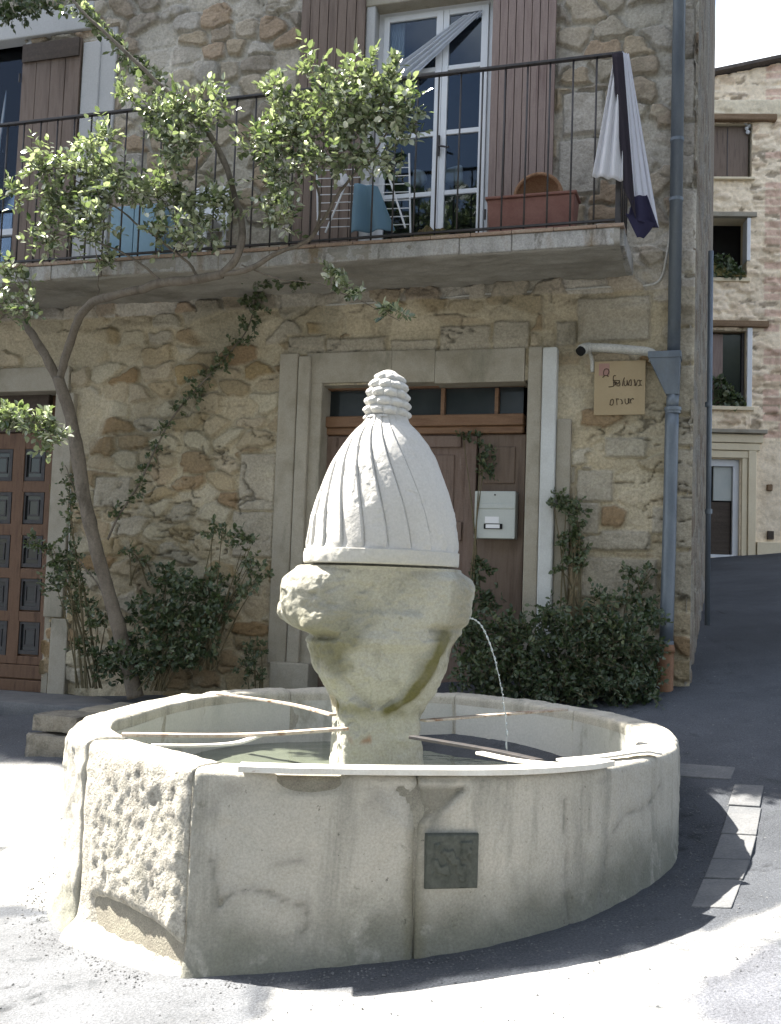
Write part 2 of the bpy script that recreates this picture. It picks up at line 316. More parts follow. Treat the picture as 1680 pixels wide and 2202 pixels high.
o_g = put('ground', np.c_[gP, gzv], gridf(len(gx), len(gy)), M['asphalt'], smoothed=True, origin=[0, 0, 0], attrs={'Col': ('COL', col)}); tag(o_g, kind='structure')

def paved_strip(pxs, width, seed):
    r = np.random.default_rng(seed); P = np.array([gp(*q)[:2] for q in pxs]); L = np.r_[0, np.cumsum(np.linalg.norm(np.diff(P, axis=0), axis=1))]; b = MB(); s_ = 0
    while s_ < L[-1] - .1:
        e_ = min(s_ + r.uniform(.28, .42), L[-1]); q0, q1 = [np.array([np.interp(t_, L, P[:, 0]), np.interp(t_, L, P[:, 1])]) for t_ in (s_ + .006, e_ - .006)]
        d = (q1 - q0) / np.linalg.norm(q1 - q0); n = np.array([-d[1], d[0]]) * width / 2; c = []
        for q in (q0, q1):
            for k in (-1, 1): c.append(q + n * k * r.uniform(.9, 1.06) + d * r.uniform(-.008, .008))
        top = r.uniform(.006, .012); o_ = [c[0], c[2], c[3], c[1]]
        b.hexa([[x, y, float(gz(x, y)) - .05] for x, y in o_] + [[x, y, float(gz(x, y)) + top] for x, y in o_]); s_ = e_
    return tag(b.put('kerb_strip', M['kerb'], bev=.004), kind='structure')
paved_strip([(1440, 1655), (1606, 1666)], .2, 1)
paved_strip([(1612, 1690), (1590, 1790), (1560, 1880), (1525, 1965)], .16, 2)
# ---------------------------------------------------------------- masonry pattern
def rubble(u, z, cw, ch, seed, blocks=(), cover=.35, jit=.36):
    """returns (height 0..1, random 0..1, second random) of irregular stones in thick mortar"""
    P3 = np.stack([u, z, u * 0], -1)
    uu = u + .05 * cw / .25 * fbm(P3 * 4, 2, seed); zz = z + .035 * fbm(P3 * 5 + 9, 2, seed + 1)
    gy_ = zz / ch; d1 = np.full(u.shape, 9.); d2 = d1.copy(); r1 = np.zeros(u.shape); r2 = r1.copy()
    J = np.floor(gy_).astype(np.int64)
    for dj in (-1, 0, 1):
        j = J + dj; off = hsh(j, j * 0, j * 0, seed + 3) ; gx_ = uu / cw + off; I = np.floor(gx_).astype(np.int64)
        for di in (-1, 0, 1):
            i = I + di
            px = i + .5 + jit * 2 * (hsh(i, j, j * 0, seed + 5) - .5); py = j + .5 + jit * (hsh(i, j, j * 0, seed + 6) - .5) * 1.6
            d = np.maximum(np.abs(gx_ - px) * .82, np.abs(gy_ - py)) * .55 + np.hypot(gx_ - px, gy_ - py) * .45
            a = hsh(i, j, j * 0, seed + 7); b = hsh(i, j, j * 0, seed + 8)
            near = d < d1; d2 = np.where(near, d1, np.minimum(d2, d)); r1 = np.where(near, a, r1); r2 = np.where(near, b, r2); d1 = np.where(near, d, d1)
    edge = (d2 - d1)
    h = smooth(.07, .19, edge + .09 * fbm(P3 * 14, 3, seed + 11))
    h = h * np.where(r2 < cover, .12 + r2, 1.)
    for k, (a0, a1, b0, b1) in enumerate(blocks):
        e = np.minimum(np.minimum(u - a0, a1 - u), np.minimum(z - b0, b1 - z)) + .004 * fbm(P3 * 20, 2, k)
        ins = e > -.012
        h = np.where(ins, smooth(0, .014, e) * .8, h); r1 = np.where(ins, .93 + .06 * hsh(np.array(k), np.array(1), np.array(2)), r1); r2 = np.where(ins, .9, r2)
    return h, r1, r2
def pal(r, cols):
    cols = np.array(cols); k = np.clip((r * len(cols)).astype(int), 0, len(cols) - 1); return cols[k]

# ---------------------------------------------------------------- the stone house
CORNER = W.px(1494, 700)[0]
fr_door = W.rect(680, 824, 1127, 1560)
fr_gar = W.rect(-130, 845, 106, 1490)
fr_win = W.rect(800, -4, 1060, 486)
fr_lwin = W.rect(-150, 70, 44, 520)
base = W.P(CORNER, 0, 0); base[2] = gz(base[0], base[1])
house = thing('stone_house', 'old rubble stone house with a balcony, brown shutters and a grey drainpipe behind the fountain', 'house', base)
ZT = 12.6
FLOOR = W.px(900, 500, .8)[1]          # balcony floor level
zfl = float(FLOOR)
u_f = np.arange(-4.3, CORNER + .001, .0125); z_f = np.arange(.0, 6.9, .0125)
ed_u = [fr_door[0], fr_door[1], fr_gar[1], fr_win[0], fr_win[1], fr_lwin[1], CORNER]
ed_z = [fr_door[3], fr_gar[3], zfl]
def ins(a, e):
    for x in e: a = a[np.abs(a - x) > .004]
    return np.unique(np.concatenate([a, e]))
u_f = ins(u_f, ed_u); z_f = ins(z_f, ed_z)
u_a = np.concatenate([np.linspace(-16, -9.2, 40), np.arange(-9, -4.33, .045), u_f]); z_a = np.concatenate([[-1.5, -.8, -.3], z_f[z_f > -.2], np.arange(6.93, ZT, .06)])
UU, ZZ = np.meshgrid(u_a, z_a)
R = W.rect
blocks = [R(515, 975, 600, 1100), R(205, 1025, 282, 1092), R(500, 1100, 600, 1200), R(1240, 1010, 1320, 1080), R(1245, 1140, 1400, 1185), R(1250, 1200, 1415, 1290), R(1195, 1080, 1290, 1150),
          R(1300, 940, 1392, 985), R(1060, 690, 1140, 752), R(945, 700, 1055, 754), R(840, 730, 940, 760), R(700, 725, 830, 760), R(620, 722, 700, 760), R(1240, 640, 1400, 735), R(1195, 690, 1240, 745),
          R(1455, 600, 1495, 700), R(1450, 705, 1495, 780), R(1450, 785, 1495, 890), R(1448, 895, 1495, 960), R(1446, 965, 1495, 1060), R(1444, 1065, 1495, 1180), R(1442, 1185, 1495, 1290),
          R(1465, 20, 1495, 120), R(1462, 125, 1495, 260), R(1460, 265, 1495, 400), R(1458, 405, 1495, 590), R(1200, 300, 1290, 420), R(1210, 200, 1300, 290), R(1400, 1090, 1440, 1150)]
hh, r1, r2 = rubble(UU, ZZ, .30, .155, 21, blocks)
hu, s1, s2 = rubble(UU, ZZ, .27, .19, 57, blocks, cover=.25)
upm = (ZZ > zfl - .3)
# right of the door the wall is mostly smooth pale ashlar and smeared mortar
P3 = np.stack([UU, ZZ, UU * 0], -1)
mort = fbm(P3 * 1.3, 3, 33)
smear = smooth(.1, .5, mort + .35 * (UU > 1.2) + .15 * (UU < -2.6)) * (~upm) * (r2 < .9)
hh = np.where(upm, hu, hh * (1 - .85 * smear)); q1 = np.where(upm, s1, r1)
low_c = np.array([1.12, 1.05, .95]) * pal(r1, [(.27, .215, .125), (.33, .285, .20), (.23, .17, .10), (.35, .315, .245), (.29, .245, .16), (.37, .35, .28), (.26, .21, .14), (.235, .175, .11), (.33, .295, .22), (.27, .23, .155), (.35, .335, .285), (.32, .305, .26)])
up_c = np.array([1.12, 1.06, .97]) * pal(s1, [(.33, .30, .25), (.27, .235, .19), (.30, .24, .18), (.36, .34, .30), (.29, .27, .23), (.25, .23, .20), (.35, .32, .27), (.30, .26, .20), (.38, .37, .345), (.34, .33, .31)])
mo = np.where(upm[..., None], np.array([.48, .445, .375]), np.array([.455, .395, .28]))
sc = np.where(upm[..., None], up_c, low_c)
tone = 1 + .16 * fbm(P3 * 3 + 40, 4, 3)[..., None]
colr = (mo + (sc - mo) * np.clip(hh * 1.5, 0, 1)[..., None]) * tone
# damp green-grey stains spread through the wall
st = smooth(.25, .8, fbm(P3 * np.array([1.1, .7, 1]) + 7, 4, 71))[..., None]; colr = colr * (1 - .35 * st) + np.array([.16, .15, .10]) * .35 * st
fis = np.exp(-(fbm(P3 * np.array([2.6, 6.5, 1]) + 51, 4, 301) / .04) ** 2) * smooth(-.25, .25, fbm(P3 * 1.5 + 3, 3, 302)) * (1 - .5 * upm)
colr = colr * (1 - .55 * fis[..., None])
ragged = np.where(upm, 0, 1) * smooth(-.02, .12, (3.74 * 1.036 - .1) - ZZ) * 1.0
ledge = smooth(W.px(700, 712)[1] - .02, W.px(700, 690)[1], ZZ) * (ZZ < zfl) * (1 + .8 * fbm(P3 * np.array([2, 6, 1]), 3, 91))
OO = .046 * hh - .03 * fis + .010 * fbm(P3 * 9, 4, 5) + .016 * fbm(P3 * 2.5, 2, 6) + .05 * np.clip(ledge, 0, 1.4) - .012
for q in ((585, 745, 684, 1560), (655, 740, 1130, 828), (1124, 742, 1194, 1560), (1190, 895, 1226, 1560), (-170, 785, 152, 848), (100, 840, 150, 1560), (-190, 25, 204, 90), (160, 60, 244, 570), (778, -130, 804, 500), (778, -130, 1066, 2), (636, -140, 784, 520), (1054, -140, 1200, 450), (30, 85, 168, 525)):
    a0, a1, b0, b1 = W.rect(*q, .03); b0 = b0 if q[3] < 1500 else 0; OO = np.where((UU > a0) & (UU < a1) & (ZZ > b0) & (ZZ < b1), np.minimum(OO, .008), OO)   # dressed surrounds and shutters sit on a flatter bed
V = W.P(UU, OO, ZZ).reshape(-1, 3); nu, nv = len(u_a), len(z_a)
F = gridf(nu, nv); uc = (UU[:-1, :-1] + UU[1:, 1:]).ravel() / 2; zc = (ZZ[:-1, :-1] + ZZ[1:, 1:]).ravel() / 2
keep = np.ones(len(F), bool)
for (a0, a1, b0, b1) in (fr_door, (-4.6 if False else fr_gar[0], fr_gar[1], -2, fr_gar[3]), (fr_win[0], fr_win[1], zfl, 7.15), (fr_lwin[0], fr_lwin[1], zfl, 6.7)):
    keep &= ~((uc > a0) & (uc < a1) & (zc > (b0 if b0 > 1 else -9)) & (zc < b1))
put('wall', V, F[keep], M['stone'], house, smoothed=True, attrs={'Col': ('COL', colr.reshape(-1, 3))})
# side wall, running away from the corner up the street
UE = W.px(1529, 700, -10)[0]
Ts, Zs = np.meshgrid(np.concatenate([np.arange(0, 10, .035), [10.2]]), np.concatenate([np.arange(-.5, 7.2, .035), np.linspace(7.3, ZT, 8)]))
h3, a3, b3 = rubble(Ts, Zs, .34, .2, 91)
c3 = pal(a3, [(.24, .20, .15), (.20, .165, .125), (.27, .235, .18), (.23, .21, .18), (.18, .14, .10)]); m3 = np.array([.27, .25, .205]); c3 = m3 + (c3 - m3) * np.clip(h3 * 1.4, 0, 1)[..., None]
k3 = (UE - CORNER) / 10
uu3 = CORNER + Ts * k3 + .02 * h3 - .008 - .03 * np.exp(-Ts / .03)
put('side_wall', W.P(uu3, -Ts + .012, Zs).reshape(-1, 3), gridf(Ts.shape[1], Ts.shape[0]), M['stone'], house, smoothed=True, attrs={'Col': ('COL', c3.reshape(-1, 3))})
b = MB(); b.fb(W, -16, CORNER - .1, -10, -.9, -1, ZT - .02); b.put('core', M['room'], house)
b = MB(); b.fb(W, -16.3, CORNER + .0, -10.4, .06, ZT + .0, ZT + .12); b.put('roof', M['roof'], house)
b = MB(); b.fb(W, -15.9, CORNER - .02, -.6, -.02, ZT - .3, ZT - .003); b.put('wall_head', M['mortar'], house)
nb = thing('neighbour_house', 'tall house adjoining the back of the fountain house along the street', 'house', W.P(0, -10.6, 1.2))
b = MB(); b.fb(W, -12, UE - .5, -16, -10.6, .2, 11.6); b.put('wall', M['door_stone'], nb)
b = MB(); b.fb(W, -12.2, UE - .45, -16.2, -10.5, 11.6, 11.75); b.put('roof', M['roof'], nb)
# rooms behind the openings: dark linings
def reveal(rect_, depth, material, name='reveal'):
    u0, u1, z0, z1 = rect_; b = MB(); e = .06
    b.fb(W, u0 - e, u0, -depth, .0, z0, z1); b.fb(W, u1, u1 + e, -depth, .0, z0, z1); b.fb(W, u0 - e, u1 + e, -depth, .0, z1, z1 + e); b.fb(W, u0 - e, u1 + e, -depth, -.003, z0 - e, z0)
    return b.put(name, material, house)
reveal((fr_win[0], fr_win[1], zfl, fr_win[3]), .16, M['pale_render']); reveal((fr_lwin[0], fr_lwin[1], zfl, fr_lwin[3]), .16, M['pale_render'])
reveal((fr_door[0], fr_door[1], .1, fr_door[3]), .3, M['door_stone']); reveal((fr_gar[0], fr_gar[1], .2, fr_gar[3]), .2, M['door_stone'])
def room(rect_, d0, d1):
    u0, u1, z0, z1 = rect_; b = MB()
    b.fb(W, u0 - .3, u1 + .3, -d1, -d1 + .02, z0 - .1, z1 + .3); b.fb(W, u0 - .32, u0 - .3, -d1, -d0, z0 - .1, z1 + .3); b.fb(W, u1 + .3, u1 + .32, -d1, -d0, z0 - .1, z1 + .3)
    b.fb(W, u0 - .3, u1 + .3, -d1, -d0, z0 - .12, z0 - .1); b.fb(W, u0 - .3, u1 + .3, -d1, -d0, z1 + .3, z1 + .32); b.put('room_lining', M['room'], house)
room((fr_win[0], fr_win[1], zfl, fr_win[3]), .17, .85); room((fr_lwin[0], fr_lwin[1], zfl, fr_lwin[3]), .17, .85)

# --- entrance: dressed stone surround, lintel, transom window, door leaves
def slab(name, px4, o0, o1, material, parent=None, bev=.006, oref=None, zlow=None, rough_=0):
    u0, u1, z0, z1 = W.rect(*px4, oref if oref is not None else o1)
    if zlow is not None: z0 = zlow
    b = MB(); b.fb(W, u0, u1, o0, o1, z0, z1); return b.put(name, material, parent or house, bev=bev)
sur = slab('door_surround', (588, 760, 628, 1428), -.02, .045, M['door_stone'], bev=.01)
def subslab(name, px4, o0, o1, material, parent, **k): return slab(name, px4, o0, o1, material, parent, **k)
subslab('moulding', (628, 765, 655, 1428), -.02, .075, M['door_stone'], sur, bev=.015)
subslab('moulding', (655, 768, 682, 1440), -.10, .03, M['door_stone'], sur, bev=.015)
subslab('plinth', (578, 1425, 662, 1500), -.02, .11, M['door_stone'], sur, bev=.012)
for x0, x1 in ((660, 842), (842.6, 935), (935.6, 1128)):
    subslab('lintel_stone', (x0, 757 - (x0 - 660) * .022, x1, 822), -.16, .035, M['door_stone'], sur, bev=.003)
subslab('jamb', (1127, 745, 1158, 1500), -.16, .05, M['door_stone'], sur, bev=.012, zlow=.3)
subslab('jamb_strip', (1158, 746, 1190, 1500), -.02, .075, M['white_stone'], sur, bev=.014, zlow=.3)
subslab('outer_jamb', (1190, 900, 1222, 1500), -.03, .035, M['door_stone'], sur, bev=.012, zlow=.3)
tw = slab('transom_window', (684, 826, 1126, 834), -.22, -.13, M['oak'], bev=.004)
for x0, x1, y0, y1 in ((684, 698, 834, 892), (855, 868, 834, 892), (948, 956, 834, 892), (1064, 1072, 834, 892)): subslab('glazing_bar', (x0, y0, x1, y1), -.22, -.14, M['oak'], tw, bev=.003)
subslab('pane', (684, 830, 1126, 894), -.20, -.19, M['darkglass'], tw, bev=0)
dr = slab('door_rail', (684, 892, 1126, 916), -.22, -.10, M['oak'], bev=.01)
subslab('moulding', (684, 917, 1126, 933), -.22, -.13, M['oak'], dr, bev=.012)
dl = slab('entrance_door', (684, 934, 1020, 1520), -.24, -.18, M['door_red'], zlow=.35)
for px4 in ((690, 938, 720, 1500), (994, 938, 1018, 1500), (722, 938, 992, 962), (722, 1120, 992, 1160)): subslab('door_frame', px4, -.19, -.15, M['door_red'], dl, bev=.006, zlow=(.4 if px4[3] == 1500 else None))
subslab('door_panel', (740, 978, 976, 1108), -.19, -.165, M['door_red'], dl, bev=.012)
d2 = slab('entrance_door', (1023, 934, 1124, 1520), -.24, -.17, M['shutter'], zlow=.35)
subslab('door_panel', (1040, 960, 1108, 1040), -.18, -.155, M['shutter'], d2, bev=.01)
subslab('door_frame', (1112, 936, 1124, 1500), -.18, -.15, M['shutter'], d2, bev=.004, zlow=.4)
# --- ground-floor glazed wooden door at the left
slab('garage_lintel', (-140, 792, 148, 843), -.14, .04, M['door_stone'], bev=.01)
slab('garage_jamb', (106, 845, 146, 1328), -.14, .045, M['door_stone'], bev=.01)
slab('jamb_foot', (103, 1330, 140, 1560), -.14, .05, M['door_stone'], bev=.01, zlow=.35)
gd = slab('glazed_door', (-130, 846, 104, 1500), -.24, -.19, M['brownwood'], zlow=.4)
subslab('head_rail', (-130, 848, 104, 930), -.2, -.13, M['dkwood'], gd, bev=.01)
cols_ = [(-52, -14), (2, 29), (52, 100)]
for y0, y1 in ((932, 1058), (1058, 1150), (1150, 1242), (1242, 1334), (1334, 1426)):
    xo = -((y0 + y1) / 2 - 1000) * .035
    for x0, x1 in ((28, 52), (98, 112), (-40, -22)): subslab('stile', (x0 + xo, y0, x1 + xo, y1), -.2, -.150, M['brownwood'], gd, bev=.0)
for ya, yb in ((932, 966), (1034, 1058), (1126, 1150), (1220, 1242), (1312, 1334), (1407, 1425)): subslab('rail', (-130, ya, 104, yb), -.2, -.153, M['brownwood'], gd, bev=.006)
for ya, yb in ((966, 1034), (1058, 1126), (1150, 1220), (1242, 1312), (1334, 1407)):
    for xa, xb in ((52, 98), (-22, 28), (-80, -40)):
        xo = -(ya - 966) * .035
        u0, u1, z0, z1 = W.rect(xa + xo, ya, xb + xo, yb, -.17); p = MB(); p.fb(W, u0, u1, -.2, -.18, z0, z1); pn = p.put('pane', M['darkglass'], gd); w_, h_ = u1 - u0, z1 - z0
        g = MB()
        for q, t_ in ((.0, .035), (.24, .014)):
            g.fb(W, u0 + w_ * q, u0 + w_ * q + t_, -.179, -.160 - q * .05, z0 + h_ * q, z1 - h_ * q); g.fb(W, u1 - w_ * q - t_, u1 - w_ * q, -.179, -.160 - q * .05, z0 + h_ * q, z1 - h_ * q)
            g.fb(W, u0 + w_ * q + t_, u1 - w_ * q - t_, -.179, -.161 - q * .05, z0 + h_ * q, z0 + h_ * q + t_); g.fb(W, u0 + w_ * q + t_, u1 - w_ * q - t_, -.179, -.161 - q * .05, z1 - h_ * q - t_, z1 - h_ * q)
        g.put('grille', M['iron'], gd)
subslab('kick_board', (-130, 1426, 104, 1455), -.2, -.15, M['brownwood'], gd, bev=.006); subslab('kick_board', (-130, 1458, 104, 1500), -.2, -.14, M['brownwood'], gd, bev=.006, zlow=.42)
# --- first floor: surrounds, French window, shutters
slab('window_surround', (-180, 30, 200, 86), -.1, .05, M['pale_render'], bev=.012)
slab('window_surround', (166, 90, 204, 560), -.03, .045, M['pale_render'], bev=.012, zlow=zfl)
slab('window_surround', (205, 60, 240, 560), -.03, .03, M['pale_render'], bev=.012, zlow=zfl)
slab('window_surround', (781, -60, 801, 486), -.03, .03, M['pale_render'], bev=.01, zlow=zfl)
slab('window_surround', (781, -120, 1062, -4), -.16, .04, M['door_stone'], bev=.01)
def shutter(px4, material, n, o=.06, dark_strips=(), zl=None):
    u0, u1, z0, z1 = W.rect(*px4, o); z0 = zl if zl is not None else z0
    b = MB(); e = (u1 - u0) / n
    for k in range(n): b.fb(W, u0 + k * e + .0025, u0 + (k + 1) * e - .0025, o - .028, o + .001 * (k % 3), z0, z1)
    s = b.put('shutter', material, house, bev=.003)
    g = MB(); g.fb(W, u0 + .01, u1 - .01, o - .04, o - .029, z0, z1 - .01); g.put('shutter_backing', material, s)
    for y0, y1 in dark_strips:
        q = MB(); _, _, c0, c1 = W.rect(px4[0], y0, px4[2], y1, o); q.fb(W, u0 + .01, u1 - .01, o + .002, o + .022, c0, c1); q.put('dark_strip', M['dkwood'], s)  # darker raised strip laid across the shutter boards
    for zz in (z0 + (z1 - z0) * .12, z0 + (z1 - z0) * .86):
        h = MB(); h.tube([W.P(u0 - .012, o + .012, zz - .04), W.P(u0 - .012, o + .012, zz + .04)], .010); h.put('hinge', M['iron'], s)
    return s
shutter((642, -140, 780, 512), M['shutter'], 7, zl=zfl + .03); shutter((1056, -140, 1194, 440), M['shutter2'], 8, o=.08, zl=zfl + .05); shutter((38, 90, 163, 520), M['shutter'], 4, zl=zfl + .03, dark_strips=((92, 130),))
def french(x0, x1, top, bars, name='french_window'):
    """white frame with two glazed leaves"""
    o = -.11; fr = MB(); u0, u1, z0, z1 = W.rect(x0, top, x1, 486, o); z0 = zfl
    fr.fb(W, u0, u0 + .06, o - .05, o, z0, z1); fr.fb(W, u1 - .035, u1, o - .05, o, z0, z1); fr.fb(W, u0 + .06, u1 - .035, o - .05, o, z1 - .07, z1); fr.fb(W, u0 + .06, u1 - .035, o - .05, o, z0, z0 + .05)
    f = fr.put(name, M['white'], house, bev=.004)
    return f, (u0, u1, z0, z1)
fw, (fu0, fu1, fz0, fz1) = french(806, 1056, 8, ())
um = W.px(948, 260, -.1)[0]; o = -.11
for a0, a1 in ((fu0 + .061, um), (um, fu1 - .036)):
    s = .05; lf = MB(); lf.fb(W, a0, a0 + s, o - .02, o + .02, fz0 + .052, fz1 - .072); lf.fb(W, a1 - s - .01, a1 - .002, o - .02, o + .022, fz0 + .052, fz1 - .072)
    lf.fb(W, a0 + s, a1 - s - .01, o - .02, o + .019, fz1 - .125, fz1 - .072); lf.fb(W, a0 + s, a1 - s - .01, o - .02, o + .019, fz0 + .052, fz0 + .14)
    for yb in (142, 281, 411):
        zb = W.px(1000, yb, -.1)[1]; lf.fb(W, a0 + s, a1 - s - .01, o - .015, o + .015, zb - .02, zb + .02)
    lf.put('leaf_frame', M['white'], fw, bev=.004)
    g = MB(); g.fb(W, a0 + s, a1 - s - .01, o - .004, o, fz0 + .14, fz1 - .125); g.put('pane', M['glass'], fw)
h = MB(); h.tube([W.P(um - .004, o + .035, zfl + .95), W.P(um - .004, o + .035, zfl + 1.12)], .012); h.tube([W.P(um - .004, o + .05, zfl + 1.03), W.P(um + .09, o + .07, zfl + 1.0)], .009); h.put('handle', M['iron'], fw)
lw = MB(); o = -.11; a0, a1 = fr_lwin[1] - .07, fr_lwin[1] - .001
lw.fb(W, a0, a1, o - .05, o, zfl, fr_lwin[3]); lw.fb(W, fr_lwin[0], a0, o - .05, o, fr_lwin[3] - .1, fr_lwin[3] - .001)
zb = W.px(10, 500, o)[1]; lw.fb(W, fr_lwin[0], a0, o - .04, o + .01, zb - .03, zb + .03); zb = W.px(10, 300, o)[1]
lwo = lw.put('side_window', M['white'], house, bev=.004)
g = MB(); g.fb(W, fr_lwin[0], a0, o - .03, o - .026, zfl, fr_lwin[3] - .1); g.put('pane', M['glass'], lwo)
# net curtain drawn aside, at the top of the French window
def drape(name, corners, folds, amp, material, label, cat, n=(40, 30), sag=0., org=None, seed=1, group=None, thick=.004):
    """a cloth hung between four world points (top left, top right, bottom right, bottom left)"""
    tl, tr, br, bl = [np.array(c, float) for c in corners]; s, t = np.meshgrid(np.linspace(0, 1, n[0]), np.linspace(0, 1, n[1]))
    P = (tl * ((1 - s) * (1 - t))[..., None] + tr * (s * (1 - t))[..., None] + br * (s * t)[..., None] + bl * ((1 - s) * t)[..., None])
    wv = amp * (np.sin(s * folds * 2 * math.pi + seed + .8 * t) * (.35 + .65 * t) + .5 * fbm(np.stack([s * 3 + seed, t * 1.5, s * 0], -1), 2, seed))
    P = P + W.n * wv[..., None]; P[..., 2] -= sag * np.sin(s * math.pi) * (t * 1.0)
    o = put(name, P.reshape(-1, 3), gridf(n[0], n[1]), material, smoothed=True)
    md = o.modifiers.new('solid', 'SOLIDIFY'); md.thickness = thick
    return tag(o, label, cat, group)
M['net'] = cloth_mat('net_curtain', (.72, .75, .8), .45); M['sheet'] = cloth_mat('white_cotton', (.72, .72, .74), .3); M['grey_cloth'] = cloth_mat('pale_grey_cotton', (.66, .66, .70), .3)
M['dark_cloth'] = cloth_mat('dark_cloth', (.035, .03, .038), .05); M['purple'] = cloth_mat('purple_cloth', (.03, .028, .055), .05); M['bluecloth'] = cloth_mat('blue_towel', (.17, .28, .36), .2)
drape('net_curtain', [W.W(1000, 34, -.07), W.W(1042, 22, -.07), W.W(895, 166, -.05), W.W(820, 166, -.05)], 4, .018, M['net'], 'white net curtain blown slantwise across the top of the French window', 'curtain', sag=0, thick=.002)

drape('inner_curtain', [W.W(832, 44, -.17), W.W(872, 42, -.17), W.W(868, 160, -.17), W.W(832, 160, -.17)], 5, .02, M['net'], 'pale curtain hanging inside the left leaf of the French window', 'curtain', seed=3, thick=.002)
drape('inner_curtain', [W.W(-60, 110, -.17), W.W(42, 105, -.17), W.W(10, 330, -.17), W.W(-60, 330, -.17)], 6, .03, M['net'], 'white curtain hanging inside the window beside the leftmost shutter', 'curtain', seed=6, thick=.002)
# ---------------------------------------------------------------- balcony
BO = .83; BU = W.px(1337, 484, BO)[0]; UL = -5.2
ztop = (W.px(750, 516, BO)[1] + W.px(1337, 484, BO)[1]) / 2; zbot = ztop - .155
us = np.arange(UL, BU + .001, .02); prof = [(-.0, ztop - .02), (BO - .01, ztop - .02), (BO, ztop - .03), (BO + .004, ztop - .08), (BO, zbot + .012), (BO - .012, zbot), (BO * .5, zbot + .005), (-.02, zbot + .01)]
def sweep(prof, res):
    q = []
    for (a, b) in zip(prof[:-1], prof[1:]):
        k = max(1, int(np.hypot(a[0] - b[0], a[1] - b[1]) / res)); q += [(a[0] + (b[0] - a[0]) * i / k, a[1] + (b[1] - a[1]) * i / k) for i in range(k)]
    return np.array(q + [prof[-1]])
pr = sweep(prof, .02); UU, KK = np.meshgrid(us, np.arange(len(pr))); oo = pr[KK, 0]; zz = pr[KK, 1]
P3 = np.stack([UU, oo * 2, zz], -1); ds = .012 * fbm(P3 * 6, 4, 12) + .006 * fbm(P3 * 25, 2, 13)
oo = oo + ds * (oo > BO - .1) + 0; zz = zz + ds * .8 * (zz < ztop - .05)
face_hi = KK
bal = put('balcony_slab', W.P(UU, oo, zz).reshape(-1, 3), gridf(len(us), len(pr)), M['cement'], house, smoothed=True)
# weathered front edge, its own stone: thin blocks
x = UL
fb_ = MB()
while x < BU - .05:
    wd = random.uniform(.35, .9); e = min(x + wd, BU + .006)
    fb_.fb(W, x + .003, e - .003, BO - .03, BO + .012 + random.uniform(-.004, .004), zbot + random.uniform(.0, .012), ztop - .03); x = e
fb_.put('edge_stones', M['fascia'], bal, bev=.008)
b = MB(); b.fb(W, BU - .03, BU + .018, -.01, BO - .033, zbot + .005, ztop - .03); b.put('end_face', M['fascia'], bal, bev=.006)
b = MB(); x = UL
while x < BU:
    e = min(x + .3, BU + .02); b.fb(W, x + .002, e - .002, BO - .16, BO + .022, ztop - .028, ztop - .004 + random.uniform(-.002, .002)); x = e
b.put('tile_edge', M['tile'], bal, bev=.004)
# railing
RO = BO - .05; RZ = (W.px(0, 272, RO)[1] + W.px(880, 162, RO)[1] + W.px(1330, 118, RO)[1]) / 3; RU = W.px(1332, 300, RO)[0]
b = MB(); b.fb(W, UL, RU, RO - .02, RO + .02, RZ - .012, RZ + .008); b.fb(W, RU - .02, RU + .02, 0, RO - .02, RZ - .012, RZ + .008)
rail = b.put('balcony_railing', M['iron'], house, bev=.003)
b = MB(); b.fb(W, UL, RU, RO - .012, RO + .012, ztop + .035, ztop + .05); b.put('bottom_rail', M['iron'], rail)
b = MB(); b.fb(W, RU - .018, RU + .018, RO - .018, RO + .018, ztop - .004, RZ + .01); b.put('end_post', M['iron'], rail, bev=.003)
step = (W.px(1280, 300, RO)[0] - W.px(1180, 300, RO)[0]) / 2; x = W.px(1280, 300, RO)[0]
while x > UL:
    b = MB(); b.tube([W.P(x, RO, ztop - .004), W.P(x + random.uniform(-.003, .003), RO, RZ - .013)], .0075, 6); b.put('baluster', M['iron'], rail, smoothed=True); x -= step
for k in range(1, 5):
    b = MB(); y = RO - k * RO / 5; b.tube([W.P(RU, y, ztop - .004), W.P(RU, y, RZ - .013)], .0075, 6); b.put('baluster', M['iron'], rail, smoothed=True)
# drainpipe
PO = .11
def pl(pts, o): return [W.W(x, y, o) for x, y in pts]
uP = W.px(1455, 380, PO)[0]; uQ = W.px(1437, 1120, PO)[0]
zh = W.px(1440, 765, PO)[1]; zh2 = W.px(1440, 850, PO)[1]; zc_ = W.px(1440, 880, PO)[1]; zb_ = W.px(1426, 1385, PO)[1]
b = MB(); b.tube([W.P(uP, PO, zh - .02), W.P(uP, PO, ZT)], .047, 20); dp = b.put('drainpipe', M['zinc'], house, smoothed=True)
b = MB(); r0 = W.px(1395, 775, PO)[0]; r1_ = W.px(1466, 775, PO)[0]
b.fb(W, r0, r1_, PO - .08, PO + .09, zh - .03, zh + .02); c0 = uP - .05; c1 = uP + .045
b.hexa([W.P(c0, PO + .045, zh2), W.P(c1, PO + .045, zh2), W.P(c1, PO - .045, zh2), W.P(c0, PO - .045, zh2), W.P(r0 + .006, PO + .085, zh - .03), W.P(r1_ - .006, PO + .085, zh - .03), W.P(r1_ - .006, PO - .075, zh - .03), W.P(r0 + .006, PO - .075, zh - .03)])
b.put('hopper', M['zinc'], dp, bev=.004)
b = MB(); b.tube([W.P(uP, PO, zh2 + .02), W.P(uP - .005, PO, zc_), W.P(uQ, PO, zb_ - .02)][0:2], .045, 20); b.tube(spline([W.P(uP - .005, PO, zc_ + .01), W.P((uP + uQ) / 2, PO, (zc_ + zb_) / 2), W.P(uQ, PO, zb_)], 12), .05, 20); b.put('lower_pipe', M['zinc'], dp, smoothed=True)
